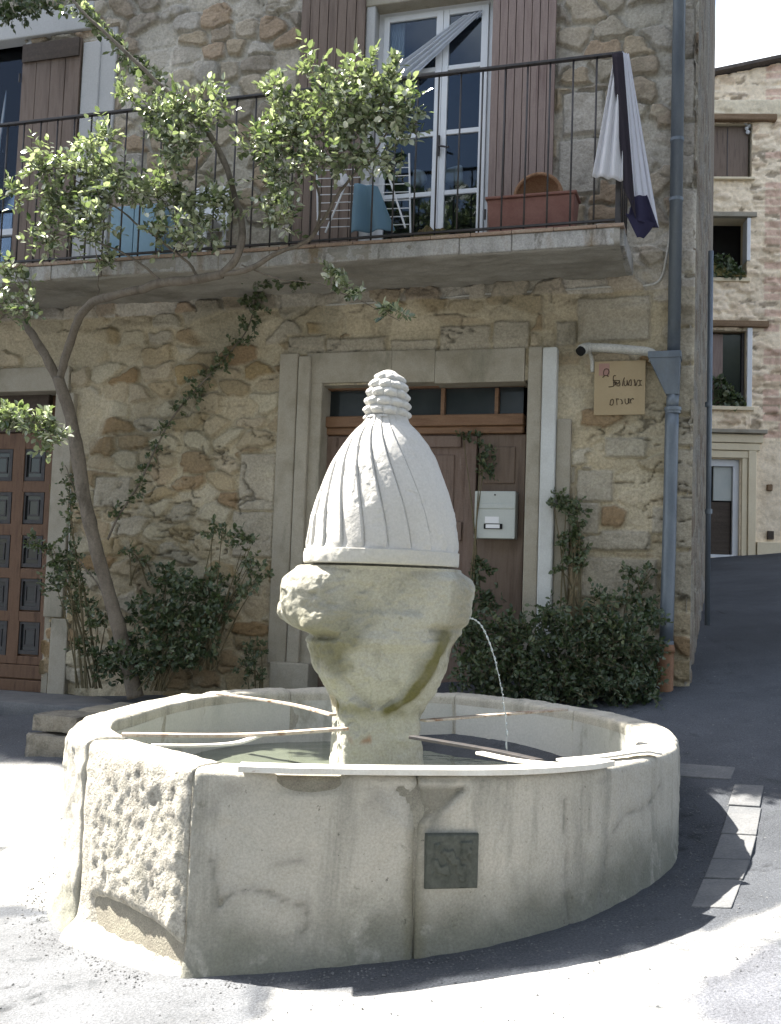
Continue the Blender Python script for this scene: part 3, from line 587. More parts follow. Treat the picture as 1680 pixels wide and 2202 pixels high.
for zz_, rr in ((zc_, .062), (zc_ - .02, .056), (W.px(1450, 302, PO)[1], .051), (W.px(1450, 430, PO)[1], .051), (zb_ + .01, .055)):
    b = MB(); b.tube([W.P(uP if zz_ > zb_ + .1 else uQ, PO, zz_ - .014), W.P(uP if zz_ > zb_ + .1 else uQ, PO, zz_ + .014)], rr, 20); b.put('collar', M['zinc'], dp, bev=.003)
b = MB(); b.tube([W.P(uQ, PO, zb_ + .0), W.P(uQ - .01, PO, 0.2)], .058, 18); b.tube([W.P(uQ, PO, zb_ - .06), W.P(uQ, PO, zb_ - .02)], .064, 18); b.put('pipe_foot', M['copper'], dp, smoothed=True)
# waste pipe emptying into the hopper
b = MB(); b.tube(spline(pl([(1262, 747), (1300, 748), (1350, 752), (1390, 756), (1404, 762)], .11) + [W.W(1405, 778, .11)], 24), .034, 14); wp = b.put('waste_pipe', M['pvc'], house, smoothed=True)
b = MB(); b.tube(spline([W.W(1268, 748, .11), W.W(1258, 749, .13), W.W(1252, 752, .17)], 8), .042, 14, cap=True); b.put('elbow', M['pvc'], wp, smoothed=True)
b = MB(); b.tube([W.W(1251, 753, .165), W.W(1247, 757, .182)], .036, 14); b.put('pipe_mouth', M['black'], wp)
b = MB(); b.tube(spline(pl([(1268, 755), (1273, 775), (1274, 800)], .06), 10), .014, 8); b.put('branch_pipe', M['pvc'], wp, smoothed=True)
b = MB(); b.tube(spline(pl([(152, 1050), (150, 1130), (147, 1240), (143, 1340)], .035), 20), .006, 6); b.put('cable', M['pvc'], house, smoothed=True)
# cable under the balcony
b = MB(); b.tube(spline(pl([(1442, 470), (1440, 510), (1432, 560)], .08) + pl([(1425, 590), (1412, 608), (1380, 615)], .05) + pl([(1300, 617), (1200, 624), (1050, 632), (900, 645), (700, 656)], .04), 60), .009, 6); b.put('cable', M['pvc'], house, smoothed=True)
b = MB(); b.tube([W.P(W.px(1529, 540, -1.)[0], -1., W.px(1529, 540, -1.)[1]), W.P(W.px(1521, 1345, -1.)[0], -1., W.px(1521, 1345, -1.)[1])], .022, 12); b.put('side_pipe', M['zinc'], house, smoothed=True)
for k, yk in enumerate((870, 1100)):
    b = MB(); p0 = W.W(1524, yk, -1.); b.tube([p0 - np.array([0, 0, .02]), p0 + np.array([0, 0, .02])], .03, 12); b.put('pipe_clip', M['zinc'], house)

# ---------------------------------------------------------------- things on the house
u0, u1, z0, z1 = W.rect(1278, 776, 1388, 892, .06)
sg = thing('sign', 'square tan sign board with dark handwritten lettering under the waste pipe', 'sign', W.P(u0, .06, z0))
b = MB(); b.fb(W, u0, u1, .045, .06, z0, z1); b.put('board', M['sign'], sg, bev=.002)
SX, SY = lambda x: u0 + (x - 290) / 810 * (u1 - u0), lambda y: z1 - (y - 340) / 830 * (z1 - z0)
def strokes(lines, mname, r, name):
    b = MB()
    for ln in lines:
        pts = [W.P(SX(x), .0635, SY(y)) for x, y in ln]; b.tube(spline(pts, 4 * len(pts)) if len(pts) > 2 else pts, r, 5)
    b.put(name, M[mname], sg)
strokes([[(635, 570), (600, 570), (592, 620), (600, 720), (570, 735), (520, 738)], [(585, 640), (700, 645)], [(600, 700), (620, 655), (625, 700), (600, 720)], [(640, 720), (640, 665), (665, 700), (690, 655), (695, 720), (650, 725)],
         [(770, 600), (748, 660), (740, 730)], [(765, 650), (765, 700), (785, 730), (810, 700), (812, 640)], [(812, 650), (830, 725), (850, 650)], [(850, 650), (875, 640), (880, 725)], [(850, 720), (880, 725)],
         [(915, 650), (930, 640), (940, 700), (925, 730)], [(925, 660), (950, 730), (975, 650)], [(980, 650), (1010, 650), (1015, 720), (985, 735)], [(1010, 720), (1045, 725)], [(1015, 660), (1045, 650)],
         [(560, 940), (545, 1020)], [(555, 945), (590, 930), (605, 970), (585, 1020), (550, 1015)], [(650, 925), (660, 1020)], [(640, 925), (690, 930)], [(710, 935), (735, 950), (745, 1000)], [(725, 1005), (750, 995)],
         [(785, 925), (790, 985), (815, 1010), (840, 980), (835, 920)], [(840, 920), (850, 1000)], [(860, 925), (880, 1000)], [(870, 950), (900, 925), (925, 940)]], 'ink', .0028, 'lettering')
strokes([[(435, 590), (445, 560), (435, 520), (455, 465), (505, 465), (520, 510), (500, 560), (515, 575)], [(420, 592), (470, 560), (515, 580)]], 'ink', .003, 'emblem_outline')
b = MB(); b.fb(W, SX(360), SX(530), .0602, .062, SY(560), SY(375)); b.put('emblem', M['pink'], sg)

u0, u1, z0, z1 = W.rect(1020, 1056, 1108, 1158, -.03)
mb_ = thing('mailbox', 'pale grey-green metal mailbox hanging on the dark right leaf of the entrance door', 'mailbox', W.P(u0, -.15, z0))
b = MB(); b.fb(W, u0, u1, -.148, -.03, z0, z1); b.put('box', M['mail'], mb_, bev=.006)
H = z1 - z0; w_ = u1 - u0
b = MB(); b.fb(W, u0 + .003, u1 - .003, -.029, -.022, z1 - H * .37, z1 - H * .265); b.put('flap', M['mail'], mb_, bev=.003)
b = MB(); b.fb(W, u0 + w_ * .25, u0 + w_ * .70, -.029, -.018, z0 + H * .20, z0 + H * .31); b.put('name_holder', M['black'], mb_, bev=.002)
b = MB(); b.fb(W, u0 + w_ * .30, u0 + w_ * .64, -.0175, -.015, z0 + H * .215, z0 + H * .295); b.put('name_card', M['paper'], mb_)
b = MB(); b.fb(W, u0 + w_ * .27, u0 + w_ * .61, -.029, -.0265, z0 + H * .32, z0 + H * .46); b.put('sticker', M['paper'], mb_)
b = MB(); b.tube([W.P(u0 + w_ * .5, -.029, z1 - H * .08), W.P(u0 + w_ * .5, -.022, z1 - H * .08)], .007, 10); b.put('lock', M['iron'], mb_)

# laundry over the end of the railing
drape('white_cloth', [W.W(1322, 122, BO + .01), W.W(1338, 118, BO + .01), W.W(1340, 388, BO + .05), W.W(1274, 380, BO + .04)], 2.6, .022, M['sheet'], 'short white cloth hanging inside the corner of the balcony railing', 'laundry', seed=2)
drape('dark_garment', [W.W(1316, 116, BO + .035), W.W(1340, 112, BO + .035), W.W(1368, 470, BO + .04), W.W(1340, 400, BO + .04)], 1.2, .012, M['dark_cloth'], 'narrow dark garment draped down the end post of the balcony railing', 'laundry', seed=4)
drape('grey_sheet', [W.W(1338, 112, BO + .0), W.W(1352, 118, BO - .22), W.W(1416, 490, BO - .35), W.W(1358, 440, BO + .0)], 3.4, .022, M['grey_cloth'], 'long pale grey sheet hanging outside the end of the balcony railing', 'laundry', seed=7)
drape('purple_cloth', [W.W(1362, 422, BO + .03), W.W(1392, 420, BO - .03), W.W(1417, 492, BO - .05), W.W(1350, 470, BO + .03)], 1.6, .02, M['purple'], 'dark purple cloth tip showing under the pale grey sheet', 'laundry', seed=9)
drape('purple_cloth', [W.W(1345, 458, BO + .035), W.W(1410, 480, BO - .03), W.W(1385, 512, BO - .02), W.W(1370, 510, BO + .03)], 1, .01, M['purple'], 'lowest dark purple cloth point hanging beside the balcony slab end', 'laundry', seed=11)
# planter and round basket
u0, u1, z0, z1 = W.rect(1052, 432, 1240, 486, .55)
pz = thing('planter_box', 'long red-brown clay planter standing on the balcony behind the railing', 'planter', W.P(u0, .55, z0))
b = MB(); b.hexa([W.P(u0 + .02, .62, ztop), W.P(u1 - .02, .62, ztop), W.P(u1 - .02, .44, ztop), W.P(u0 + .02, .44, ztop), W.P(u0, .64, z1), W.P(u1, .64, z1), W.P(u1, .42, z1), W.P(u0, .42, z1)]); b.put('trough', M['terra'], pz, bev=.01)
b = MB(); b.fb(W, u0 - .012, u1 + .012, .41, .655, z1, z1 + .02); b.put('rim', M['terra'], pz, bev=.006)
c = W.P(W.px(1157, 430, .35)[0], .35, W.px(1157, 424, .35)[1]); th = np.linspace(0, 2 * math.pi, 40); rr = (W.px(1208, 420, .35)[0] - W.px(1108, 420, .35)[0]) / 2
bk = thing('round_basket', 'round brown basket standing on edge behind the clay planter', 'basket', c)
b = MB(); b.tube([c + rr * (math.cos(a) * W.u + math.sin(a) * np.array([0, 0, 1.])) for a in th], .016, 8, cap=False); b.put('rim', M['wicker'], bk, smoothed=True)
V = []; nr = 14
for i in range(nr):
    for a in th[:-1]:
        q = rr * (1 - i / nr * .98); V.append(c + q * (math.cos(a) * W.u + math.sin(a) * np.array([0, 0, 1.])) - W.n * (.09 * (1 - (q / rr) ** 2)))
put('bowl', V, gridf(39, nr, True), M['wicker'], bk, smoothed=True)
# drying rack
rk = thing('drying_rack', 'white wire drying rack standing folded on the balcony beside the French window', 'drying rack', W.W(780, 510, .4))
o1 = .4; xs = (681, 880)
for x in xs:
    b = MB(); b.tube([W.W(x, 330, o1), W.W(x + 3, 505, o1)], .008, 6); b.put('leg', M['white'], rk)
for (xa, ya, xb, yb) in ((742, 400, 700, 500), (838, 385, 872, 490)):
    b = MB(); b.tube([W.W(xa, ya, o1 + .06), W.W(xb, yb, o1 + .1)], .008, 6); b.put('brace', M['white'], rk)
for k in range(8):
    b = MB(); y = 360 + k * 17.5; b.tube([W.W(xs[0], y + 7, o1), W.W(xs[1], y, o1)], .004, 5); b.put('wire', M['white'], rk)
drape('blue_towel', [W.W(762, 395, .5), W.W(812, 400, .5), W.W(850, 495, .5), W.W(752, 500, .5)], 2, .03, M['bluecloth'], 'light blue towel hanging low in front of the drying rack', 'towel', seed=5)
drape('folded_cloth', [W.W(712, 372, .46), W.W(745, 374, .46), W.W(752, 400, .46), W.W(722, 398, .46)], 1, .02, M['sheet'], 'small white cloth hung on the upper wires of the drying rack', 'cloth', seed=3)
u0, u1, z0, z1 = W.rect(236, 440, 340, 548, .45)
sb = thing('storage_cabinet', 'light blue plastic cabinet standing on the balcony behind the leaves', 'cabinet', W.P(u0, .3, ztop))
b = MB(); b.fb(W, u0, u1, .12, .44, ztop - .019, z1); b.put('body', M['blue'], sb, bev=.008)
um_ = (u0 + u1) / 2
for a0, a1 in ((u0 + .008, um_ - .004), (um_ + .004, u1 - .008)):
    b = MB(); b.fb(W, a0, a1, .441, .455, ztop + .03, z1 - .02); b.put('door', M['blue'], sb, bev=.004)
u0, u1, z0, z1 = W.rect(395, 420, 470, 532, .3)
tb = thing('white_chair', 'white plastic garden chair on the balcony between the cabinet and the brown shutter', 'chair', W.P(u0, .3, ztop))
b = MB(); b.fb(W, u0, u1, .1, .5, ztop + .42, ztop + .45); b.put('seat', M['white'], tb, bev=.01)
b = MB(); b.fb(W, u0, u1, .1, .13, ztop + .45, ztop + .82); b.put('backrest', M['white'], tb, bev=.01)
for a in (u0 + .02, u1 - .04):
    for oo_ in (.12, .46): b = MB(); b.fb(W, a, a + .025, oo_, oo_ + .025, ztop - .019, ztop + .42); b.put('leg', M['white'], tb)
# moss and soil heap on the balcony edge
V = []; uu, oo2 = np.meshgrid(np.linspace(-1, 1, 60), np.linspace(-1, 1, 30)); c0 = W.px(930, 497, .6)[0]; hgt = np.clip(1 - uu ** 2 - oo2 ** 2, 0, 1) ** .6
zz = ztop - .02 + .15 * hgt * (1 + .35 * fbm(np.stack([uu * 4, oo2 * 4, uu * 0], -1), 4, 4))
tag(put('plant_debris', W.P(c0 + .2 * uu, .6 + .13 * oo2, zz).reshape(-1, 3), gridf(60, 30), M['soil'], smoothed=False), 'heap of mossy soil and dry plants on the balcony edge below the French window', 'soil heap')
# two pale cushions just inside the French window
for k, (xa, xb, lab) in enumerate(((888, 918, 'pale cushion seen through the left leaf of the French window'), (950, 996, 'pale cushion seen through the right leaf of the French window'))):
    u, v = np.meshgrid(np.linspace(0, 2 * math.pi, 32, endpoint=False), np.linspace(-math.pi / 2, math.pi / 2, 16)); ca = W.px((xa + xb) / 2, 380, -.35)[0]; za = W.px(950, 380, -.35)[1]; hw = (W.px(xb, 380, -.35)[0] - W.px(xa, 380, -.35)[0]) / 2
    sq = lambda t_: np.sign(t_) * np.abs(t_) ** .6
    V = W.P(ca + hw * sq(np.cos(v)) * sq(np.cos(u)), -.35 + .045 * np.sin(v), za + .075 * sq(np.cos(v)) * sq(np.sin(u)) * (1 + .5 * np.cos(u) * (1 if k else -1))).reshape(-1, 3)
    tag(put('cushion', V, gridf(32, 16, True), M['sheet'], smoothed=True), lab, 'cushion')

# ---------------------------------------------------------------- stone terrace and steps at the left
def rough_box(mb, F_, u0, u1, o0, o1, z0, z1, seed, amp=.012, res=.03):
    """a hewn block with uneven faces"""
    nu_, no_, nz_ = [max(2, int((b_ - a_) / res)) + 1 for a_, b_ in ((u0, u1), (o0, o1), (z0, z1))]
    def face(A, B, fn):
        a, b_ = np.meshgrid(A, B); u, o, z = fn(a, b_)
        P = np.stack([u, o, z], -1); cen = np.array([(u0 + u1) / 2, (o0 + o1) / 2, (z0 + z1) / 2]); hs = np.array([u1 - u0, o1 - o0, z1 - z0]) / 2
        q = (P - cen) / hs; rad = min(hs) * .18
        d = np.maximum(np.abs(P - cen) - (hs - rad), 0); L_ = np.linalg.norm(d, axis=-1)[..., None]; inner_ = np.clip(P - cen, -(hs - rad), hs - rad)
        P2 = cen + inner_ + d / np.maximum(L_, 1e-6) * np.minimum(L_, rad)
        P2 = P2 + (P2 - cen) / (np.linalg.norm(P2 - cen, axis=-1)[..., None] + 1e-6) * amp * fbm(P2 * 9 + seed, 4, seed)[..., None]
        W3 = F_.P(P2[..., 0], P2[..., 1], P2[..., 2]); mb.add(W3.reshape(-1, 3), gridf(len(A), len(B)).tolist())
    U_, O_, Z_ = np.linspace(u0, u1, nu_), np.linspace(o0, o1, no_), np.linspace(z0, z1, nz_)
    face(U_, Z_, lambda a, b_: (a, a * 0 + o1, b_)); face(U_, O_, lambda a, b_: (a, b_, a * 0 + z1)); face(O_, Z_, lambda a, b_: (a * 0 + u0, a, b_)); face(O_, Z_, lambda a, b_: (a * 0 + u1, a, b_)); face(U_, O_, lambda a, b_: (a, b_, a * 0 + z0))
TO = 1.82
u0 = W.px(48, 1580, TO)[0]; zt = W.px(100, 1540, TO)[1]; zb0 = W.px(100, 1622, TO)[1]
tr = thing('stone_terrace', 'low terrace of rough grey blocks along the foot of the house wall', 'terrace', W.P(u0, TO, zb0 - .1))
x = u0; k = 0
while x < -.9:
    wd = random.uniform(.38, .6); b = MB(); rough_box(b, W, x, x + wd - .008, TO - .35, TO, zb0 - .15, zt - .13, k + 1, .014); b.put('block', M['terrace'], tr, smoothed=True)
    wd2 = wd * random.uniform(.9, 1.); b = MB(); rough_box(b, W, x + .01, x + wd2, TO - .42, TO - .05, zt - .135, zt, k + 31, .012); b.put('block', M['terrace'], tr, smoothed=True); x += wd; k += 1
b = MB(); uu, oo2 = np.meshgrid(np.linspace(u0 + .03, -.7, 60), np.linspace(-.02, TO - .2, 30)); V = W.P(uu, oo2, zt - .03 + .02 * fbm(np.stack([uu * 3, oo2 * 3, uu * 0], -1), 4, 8)); put('fill', V.reshape(-1, 3), gridf(60, 30), M['mortar'], tr, smoothed=True)
stp = thing('stone_steps', 'grey stone steps leading up to the glazed wooden door', 'steps', W.P(u0 - .5, 1., zb0))
zs0 = W.px(20, 1492, .35)[1]; zs1 = W.px(20, 1556, .95)[1]
b = MB(); rough_box(b, W, u0 - 1.8, u0 - .01, -.02, .75, zs1 - .3, zs0 - .01, 5, .006, .04); b.put('tread', M['kerb'], stp, smoothed=True)
b = MB(); rough_box(b, W, u0 - 1.8, u0 - .01, .45, 1.25, zs1 - .5, zs1 - .02, 6, .006, .04); b.put('tread', M['kerb'], stp, smoothed=True)
# ---------------------------------------------------------------- the fountain
RIM = .82; TH = .20; CY = 5.8
fo = thing('fountain', 'old stone fountain with a fluted dome head standing in a wide many-sided basin', 'fountain', [-.05, 5.6, .2])
segs = [[(411, 1654), (650, 1665), (900, 1671)], [(900, 1671), (1060, 1670), (1190, 1664), (1300, 1652), (1395, 1632), (1450, 1612), (1464, 1592)], [(1464, 1592), (1440, 1566), (1380, 1546), (1290, 1526)],
        [(1290, 1526), (1150, 1506), (1000, 1490)], [(1000, 1490), (800, 1481), (600, 1480)], [(600, 1480), (480, 1484), (380, 1493)], [(380, 1493), (290, 1510), (205, 1533)], [(205, 1533), (160, 1545), (146, 1562), (160, 1578), (186, 1592)], [(186, 1592), (300, 1625), (411, 1654)]]
SLAB = []
for sgm in segs:
    P = np.array([hz(x, y, RIM)[:2] for x, y in sgm]); q = spline(np.c_[P, P[:, 0] * 0], 240)[:, :2]
    L = np.r_[0, np.cumsum(np.linalg.norm(np.diff(q, axis=0), axis=1))]; n = max(8, int(L[-1] / .014)); t = np.linspace(0, L[-1], n)
    SLAB.append(np.stack([np.interp(t, L, q[:, 0]), np.interp(t, L, q[:, 1])], 1))
ring = np.vstack([s[:-1] for s in SLAB]); cen = ring.mean(0)
def normals(q, closed=False):
    d = (np.roll(q, -1, 0) - np.roll(q, 1, 0)) if closed else np.gradient(q, axis=0); d /= np.linalg.norm(d, axis=1)[:, None]; n = np.stack([d[:, 1], -d[:, 0]], 1)
    if ((q - cen) * n).sum() < 0: n = -n
    return n
# smooth the ring's normals so that slabs mitre at their joints
RN = normals(ring, True); kk = 7; RNs = sum(np.roll(RN, i, 0) for i in range(-kk, kk + 1)); RNs /= np.linalg.norm(RNs, axis=1)[:, None]
def on_slab(x, y, s):
    d = ray(x, y); best = None
    for a, c in zip(s[:-1], s[1:]):
        e = c - a; A = np.array([[d[0], -e[0]], [d[1], -e[1]]]); r_ = a - CC[:2]; sol = np.linalg.solve(A, r_)
        if 0 <= sol[1] <= 1: best = (CC + d * sol[0], e / np.linalg.norm(e))
    return best
def pdist(P, pts):
    pts = np.asarray(pts); d = np.full(P.shape[:-1], 1e9)
    for a, b in zip(pts[:-1], pts[1:]):
        e = b - a; t = np.clip(((P - a) @ e) / (e @ e), 0, 1); d = np.minimum(d, np.linalg.norm(P - a - t[..., None] * e, axis=-1))
    return d
def slabpts(si_, l): return [on_slab(x, y, SLAB[si_])[0] for x, y in l]
CRACKS = {0: [[(470, 1945), (500, 1922), (540, 1912), (580, 1922), (620, 1942), (655, 1950)], [(655, 1950), (665, 1985), (650, 2010)], [(455, 1850), (462, 1900), (470, 1945)], [(790, 1684), (850, 1690), (884, 1716), (894, 1760)], [(590, 1860), (650, 1850)]],
          1: [[(1280, 1985), (1300, 1880), (1312, 1800), (1345, 1752), (1400, 1728)], [(1400, 1728), (1420, 1690)], [(1215, 1720), (1218, 1850), (1222, 1990)], [(925, 1780), (960, 1730), (1000, 1690)]]}
start = 0
for si, s in enumerate(SLAB):
    n = len(s); idx = (start + np.arange(n)) % len(ring); start += n - 1
    nn = RNs[idx]; fn = normals(s)
    gap = .0025; tt = np.linspace(0, 1, n); s2 = s.copy(); d0 = (s[1] - s[0]) / np.linalg.norm(s[1] - s[0]); d1 = (s[-1] - s[-2]) / np.linalg.norm(s[-1] - s[-2]); s2[0] += d0 * gap; s2[-1] -= d1 * gap
    rough_slab = si == 8
    outer = [(0.0, z) for z in np.arange(-.18, RIM - .035, .014)]
    lip = [(-.03 + .03 * math.cos(a), RIM - .03 + .03 * math.sin(a)) for a in np.linspace(.15, math.pi / 2, 6)]
    top = [(-x, RIM + .004 * math.sin(x * 20)) for x in np.arange(.044, TH - .03, .014)]
    lip2 = [(-TH + .025 - .025 * math.sin(a), RIM - .025 + .025 * math.cos(a)) for a in np.linspace(.1, math.pi / 2, 5)]
    inn = [(-TH, z) for z in np.arange(RIM - .04, .12, -.03)]
    pr = np.array(outer + lip + top + lip2 + inn); no = len(outer)
    I, K = np.meshgrid(np.arange(n), np.arange(len(pr))); o = pr[K, 0].copy(); z = pr[K, 1].copy()
    PX = s2[I, 0]; PY = s2[I, 1]; P3 = np.stack([PX, PY, z], -1)
    foot = .05 * smooth(.28, .02, z - .09 * PX) * (K < no)        # the wall spreads a little at its foot
    dd = .007 * fbm(P3 * 5 + si, 4, si) + .003 * fbm(P3 * 24, 3, si + 3)
    # chips out of the top edge
    ch = smooth(.35, .8, fbm(np.stack([PX * 2.3, PY * 2.3, z * 0 + si], -1), 3, 40)) * smooth(RIM - .09, RIM, z) * smooth(-.10, -.0, o); dd = dd - .035 * ch; z = z - .03 * ch
    o = o + foot
    endd = np.minimum(I, n - 1 - I) * .014; o = o - .012 * np.exp(-endd / .012) * (K < no + 6)
    if rough_slab:
        ms = smooth(.0, .06, tt[I] - .10) * smooth(.0, .05, .97 - tt[I]) * smooth(.80, .74, z) * smooth(.0, .05, z - (.17 + .10 * (1 - tt[I]) * 0 + .06 * np.sin(tt[I] * 3)))
        dd = dd + ms * (.0055 * fbm(P3 * 40, 2, 77) + .0025 * fbm(P3 * 18, 2, 76) + .007 * fbm(P3 * 4, 3, 78) + .006)
        band = smooth(.03, .06, z - .03) * smooth(.20, .16, z - .05 * np.sin(tt[I] * 3)); dd = dd - .03 * band * smooth(0, .1, tt[I] - .12)
        dd = dd + .045 * smooth(.10, .02, z) * (K < no)
    elif si == 7: dd = dd + .012 * fbm(P3 * 9, 4, 79) * (K < no)
    if si in (0, 1):                                              # flaked patches and a broken upper edge on the two front slabs
        fl = smooth(.28, .34, fbm(np.stack([PX * 1.7 + 3, PY * 0, z * 1.9], -1), 4, 51)) * (K < no); dd = dd - .006 * fl
    bc = np.array([.43, .405, .345]) * (1 + .10 * fbm(P3 * 2, 3, 500 + si))[..., None]
    def blend(k_, c_):
        global bc
        bc = bc * (1 - k_[..., None]) + np.array(c_) * k_[..., None]
    gr = z - gz(PX, PY)
    blend(.75 * smooth(.26, .02, gr + .10 * fbm(P3 * 4, 4, 510)) * (K < no), (.13, .135, .10))           # damp and moss along the foot
    blend(.45 * smooth(RIM - .20, RIM - .02, z + .08 * fbm(P3 * 6, 4, 511)) * smooth(-.1, .4, fbm(P3 * 3 + 9, 4, 512)) * (K < no), (.17, .165, .14))
    for l in CRACKS.get(si, []):
        dc = pdist(P3, slabpts(si, l)) + .006 * fbm(P3 * 18, 3, 513); kc = np.exp(-(dc / .0055) ** 2) * (K < no); blend(.6 * kc, (.13, .13, .105)); blend(.25 * np.exp(-(dc / .035) ** 2) * (K < no), (.22, .21, .18)); dd = dd - .008 * kc
    if si in (0, 1):
        je = (n - 1 - I if si == 0 else I) * .014; kj = smooth(.055, .0, je + .02 * fbm(P3 * 7, 4, 514)) * (K < no); blend(.7 * kj, (.15, .14, .095))
    if si == 0:   # a flaked corner next to the joint
        fc = smooth(.0, .01, .16 - np.hypot((n - 1 - I) * .014 * 1.1, (RIM - z) * .9) + .02 * fbm(P3 * 9, 3, 515)) * (K < no); dd = dd - .006 * fc; blend(.35 * fc, (.50, .48, .43))
    if si == 1:
        fc = smooth(.0, .02, .24 - (I * .014 * .8 + (RIM - z) * 1.4) + .03 * fbm(P3 * 9, 3, 516)) * (K < no); dd = dd - .012 * fc; blend(.75 * fc, (.14, .13, .10))
    o = o + dd * np.where(K < no + 6, 1, .4)
    z = z + np.where((K >= no + 6) & (K < no + 16), dd * .9, 0)
    X = PX + nn[I, 0] * o * np.clip(1 / np.maximum((nn * fn).sum(1), .75), 1, 1.3)[I]; Y = PY + nn[I, 1] * o * np.clip(1 / np.maximum((nn * fn).sum(1), .75), 1, 1.3)[I]
    V = np.stack([X, Y, z], -1).reshape(-1, 3); F = gridf(n, len(pr)).tolist()
    m_ = len(pr); F.append([k * n for k in range(m_)]); F.append([k * n + n - 1 for k in range(m_ - 1, -1, -1)])
    ob = put('basin_slab', V, F, M['rough'] if rough_slab else M['basin'], fo, smoothed=True, attrs={'Col': ('COL', bc.reshape(-1, 3))})
    if rough_slab: ob['label'] = 'rough hewn slab at the left front of the basin'
    if si >= 2 and si != 7 and si != 8: ob.data.materials[0] = M['basin']
# joint filling and lining
rn = RNs
V = []; pr = [(-.014, -.1), (-.014, RIM - .03), (-.03, RIM - .012), (-TH + .03, RIM - .012), (-TH + .012, RIM - .03), (-TH + .012, .1)]
for a, b_ in pr: V += [[ring[i, 0] + rn[i, 0] * a, ring[i, 1] + rn[i, 1] * a, b_] for i in range(len(ring))]
put('joint_mortar', V, gridf(len(ring), len(pr), True), M['mortar'], fo, smoothed=True)
inner = ring - rn * (TH + .001)
ZW = atY(620, 1597, 7.05)[2]
put('basin_floor', [[x, y, .13] for x, y in inner[::4]], [list(range(len(inner[::4])))], M['inner'], fo)
lining = []
for a, z in ((-TH - .002, .13), (-TH - .003, RIM - .06)): lining += [[ring[i, 0] + rn[i, 0] * a, ring[i, 1] + rn[i, 1] * a, z] for i in range(len(ring))]
put('basin_lining', lining, gridf(len(ring), 2, True), M['inner'], fo, smoothed=True)
mw, t, bb = new_mat('fountain_water'); N = t.nodes; L = t.links
bb.inputs['Base Color'].default_value = (.125, .14, .105, 1); bb.inputs['Roughness'].default_value = .06; bb.inputs['Specular IOR Level'].default_value = .55
nz_ = N.new('ShaderNodeTexNoise'); nz_.inputs['Scale'].default_value = 9; nz_.inputs['Detail'].default_value = 3; bp = N.new('ShaderNodeBump'); bp.inputs['Strength'].default_value = .25; bp.inputs['Distance'].default_value = .01
L.new(nz_.outputs[0], bp.inputs['Height']); L.new(bp.outputs[0], bb.inputs['Normal'])
wr = ring[::4] - rn[::4] * (TH - .004)
LP = atY(1092, 1690, CY - .12)[:2]; tw_ = np.linspace(0, 1, 150)[1:] ** 1.3
WV = np.array([[*(LP + (q - LP) * t_), 0] for t_ in tw_ for q in wr]); dl = np.hypot(WV[:, 0] - LP[0], WV[:, 1] - LP[1])
WV[:, 2] = ZW + .006 * np.sin(dl * 75) * np.exp(-dl / .28) + .0025 * fbm(np.c_[WV[:, :2] * 8, WV[:, 0] * 0], 3, 600)
tag(put('water', WV, gridf(len(wr), len(tw_), True), mw, smoothed=True), kind='structure')

# pedestal and carved head
CY = 5.8; axX = atY(821, 1215, CY)[0]
def zpx(y): return atY(821, y, CY)[2]
def xpx(x, y): return atY(x, y, CY)[0]
ROTH = math.radians(12)
def superloft(levels, nth, nzsub, disp, name, material, sq_rot=0., caps=(True, True)):
    """levels: (y, xleft, xright, squareness, depth factor) in picture units, bottom to top"""
    zs = np.array([zpx(l[0]) for l in levels]); xl = np.array([xpx(l[1], l[0]) for l in levels]); xr = np.array([xpx(l[2], l[0]) for l in levels]); nn = np.array([l[3] for l in levels]); df = np.array([l[4] for l in levels])
    T = np.linspace(0, len(levels) - 1, nzsub)
    def itp(a): return spline(np.c_[a, a * 0, a * 0], nzsub)[:, 0]
    Z = itp(zs); c = itp((xl + xr) / 2); hw = itp((xr - xl) / 2); ex = np.interp(T, range(len(levels)), nn); dp_ = np.interp(T, range(len(levels)), df)
    th = np.linspace(0, 2 * math.pi, nth, endpoint=False); TT, I = np.meshgrid(th, np.arange(nzsub))
    a = TT - sq_rot; cx, sy = np.cos(a), np.sin(a); e = ex[I]
    r = (np.abs(cx) ** e + np.abs(sy) ** e) ** (-1 / e)
    # normalise so that the silhouette width stays what was measured
    ref = np.array([np.max(np.abs(((np.abs(np.cos(th - sq_rot)) ** q + np.abs(np.sin(th - sq_rot)) ** q) ** (-1 / q)) * np.cos(th))) for q in ex])
    r = r * (hw / ref)[I]; X = c[I] + r * np.cos(TT); Y = CY + r * np.sin(TT) * dp_[I]; ZZ = Z[I]
    return TT, I, X, Y, ZZ, hw[I], c[I]
lv = [(1700, 712, 907, 9, 1), (1600, 712, 907, 9, 1), (1560, 713, 906, 8, 1), (1535, 713, 908, 6, 1), (1510, 706, 920, 4, 1), (1480, 690, 940, 3.4, .95), (1445, 671, 955, 3.2, .92), (1410, 662, 966, 3.2, .9), (1385, 656, 972, 3, .88),
      (1368, 650, 978, 3, .86), (1352, 628, 988, 2.8, .76), (1330, 612, 1000, 2.6, .70), (1300, 608, 1010, 2.4, .68), (1265, 610, 1012, 2.4, .68), (1242, 620, 1004, 2.4, .70), (1228, 636, 992, 2.4, .74), (1221, 648, 990, 2.4, .8), (1220, 672, 968, 2.4, .82), (1214, 676, 964, 2.4, .82)]
TT, I, X, Y, Z, hw, cc = superloft(lv, 420, 330, None, '', None, sq_rot=-ROTH * 0 + math.radians(12))
P3 = np.stack([X, Y, Z], -1); front = Y < CY
ang = np.degrees(np.arctan2(X - cc, -(Y - CY)))           # 0 = towards the viewer, negative = left
zt_, zb_h = zpx(1217), zpx(1560)
def band(v, a, b, s): return smooth(a - s, a, v) * smooth(b + s, b, v)
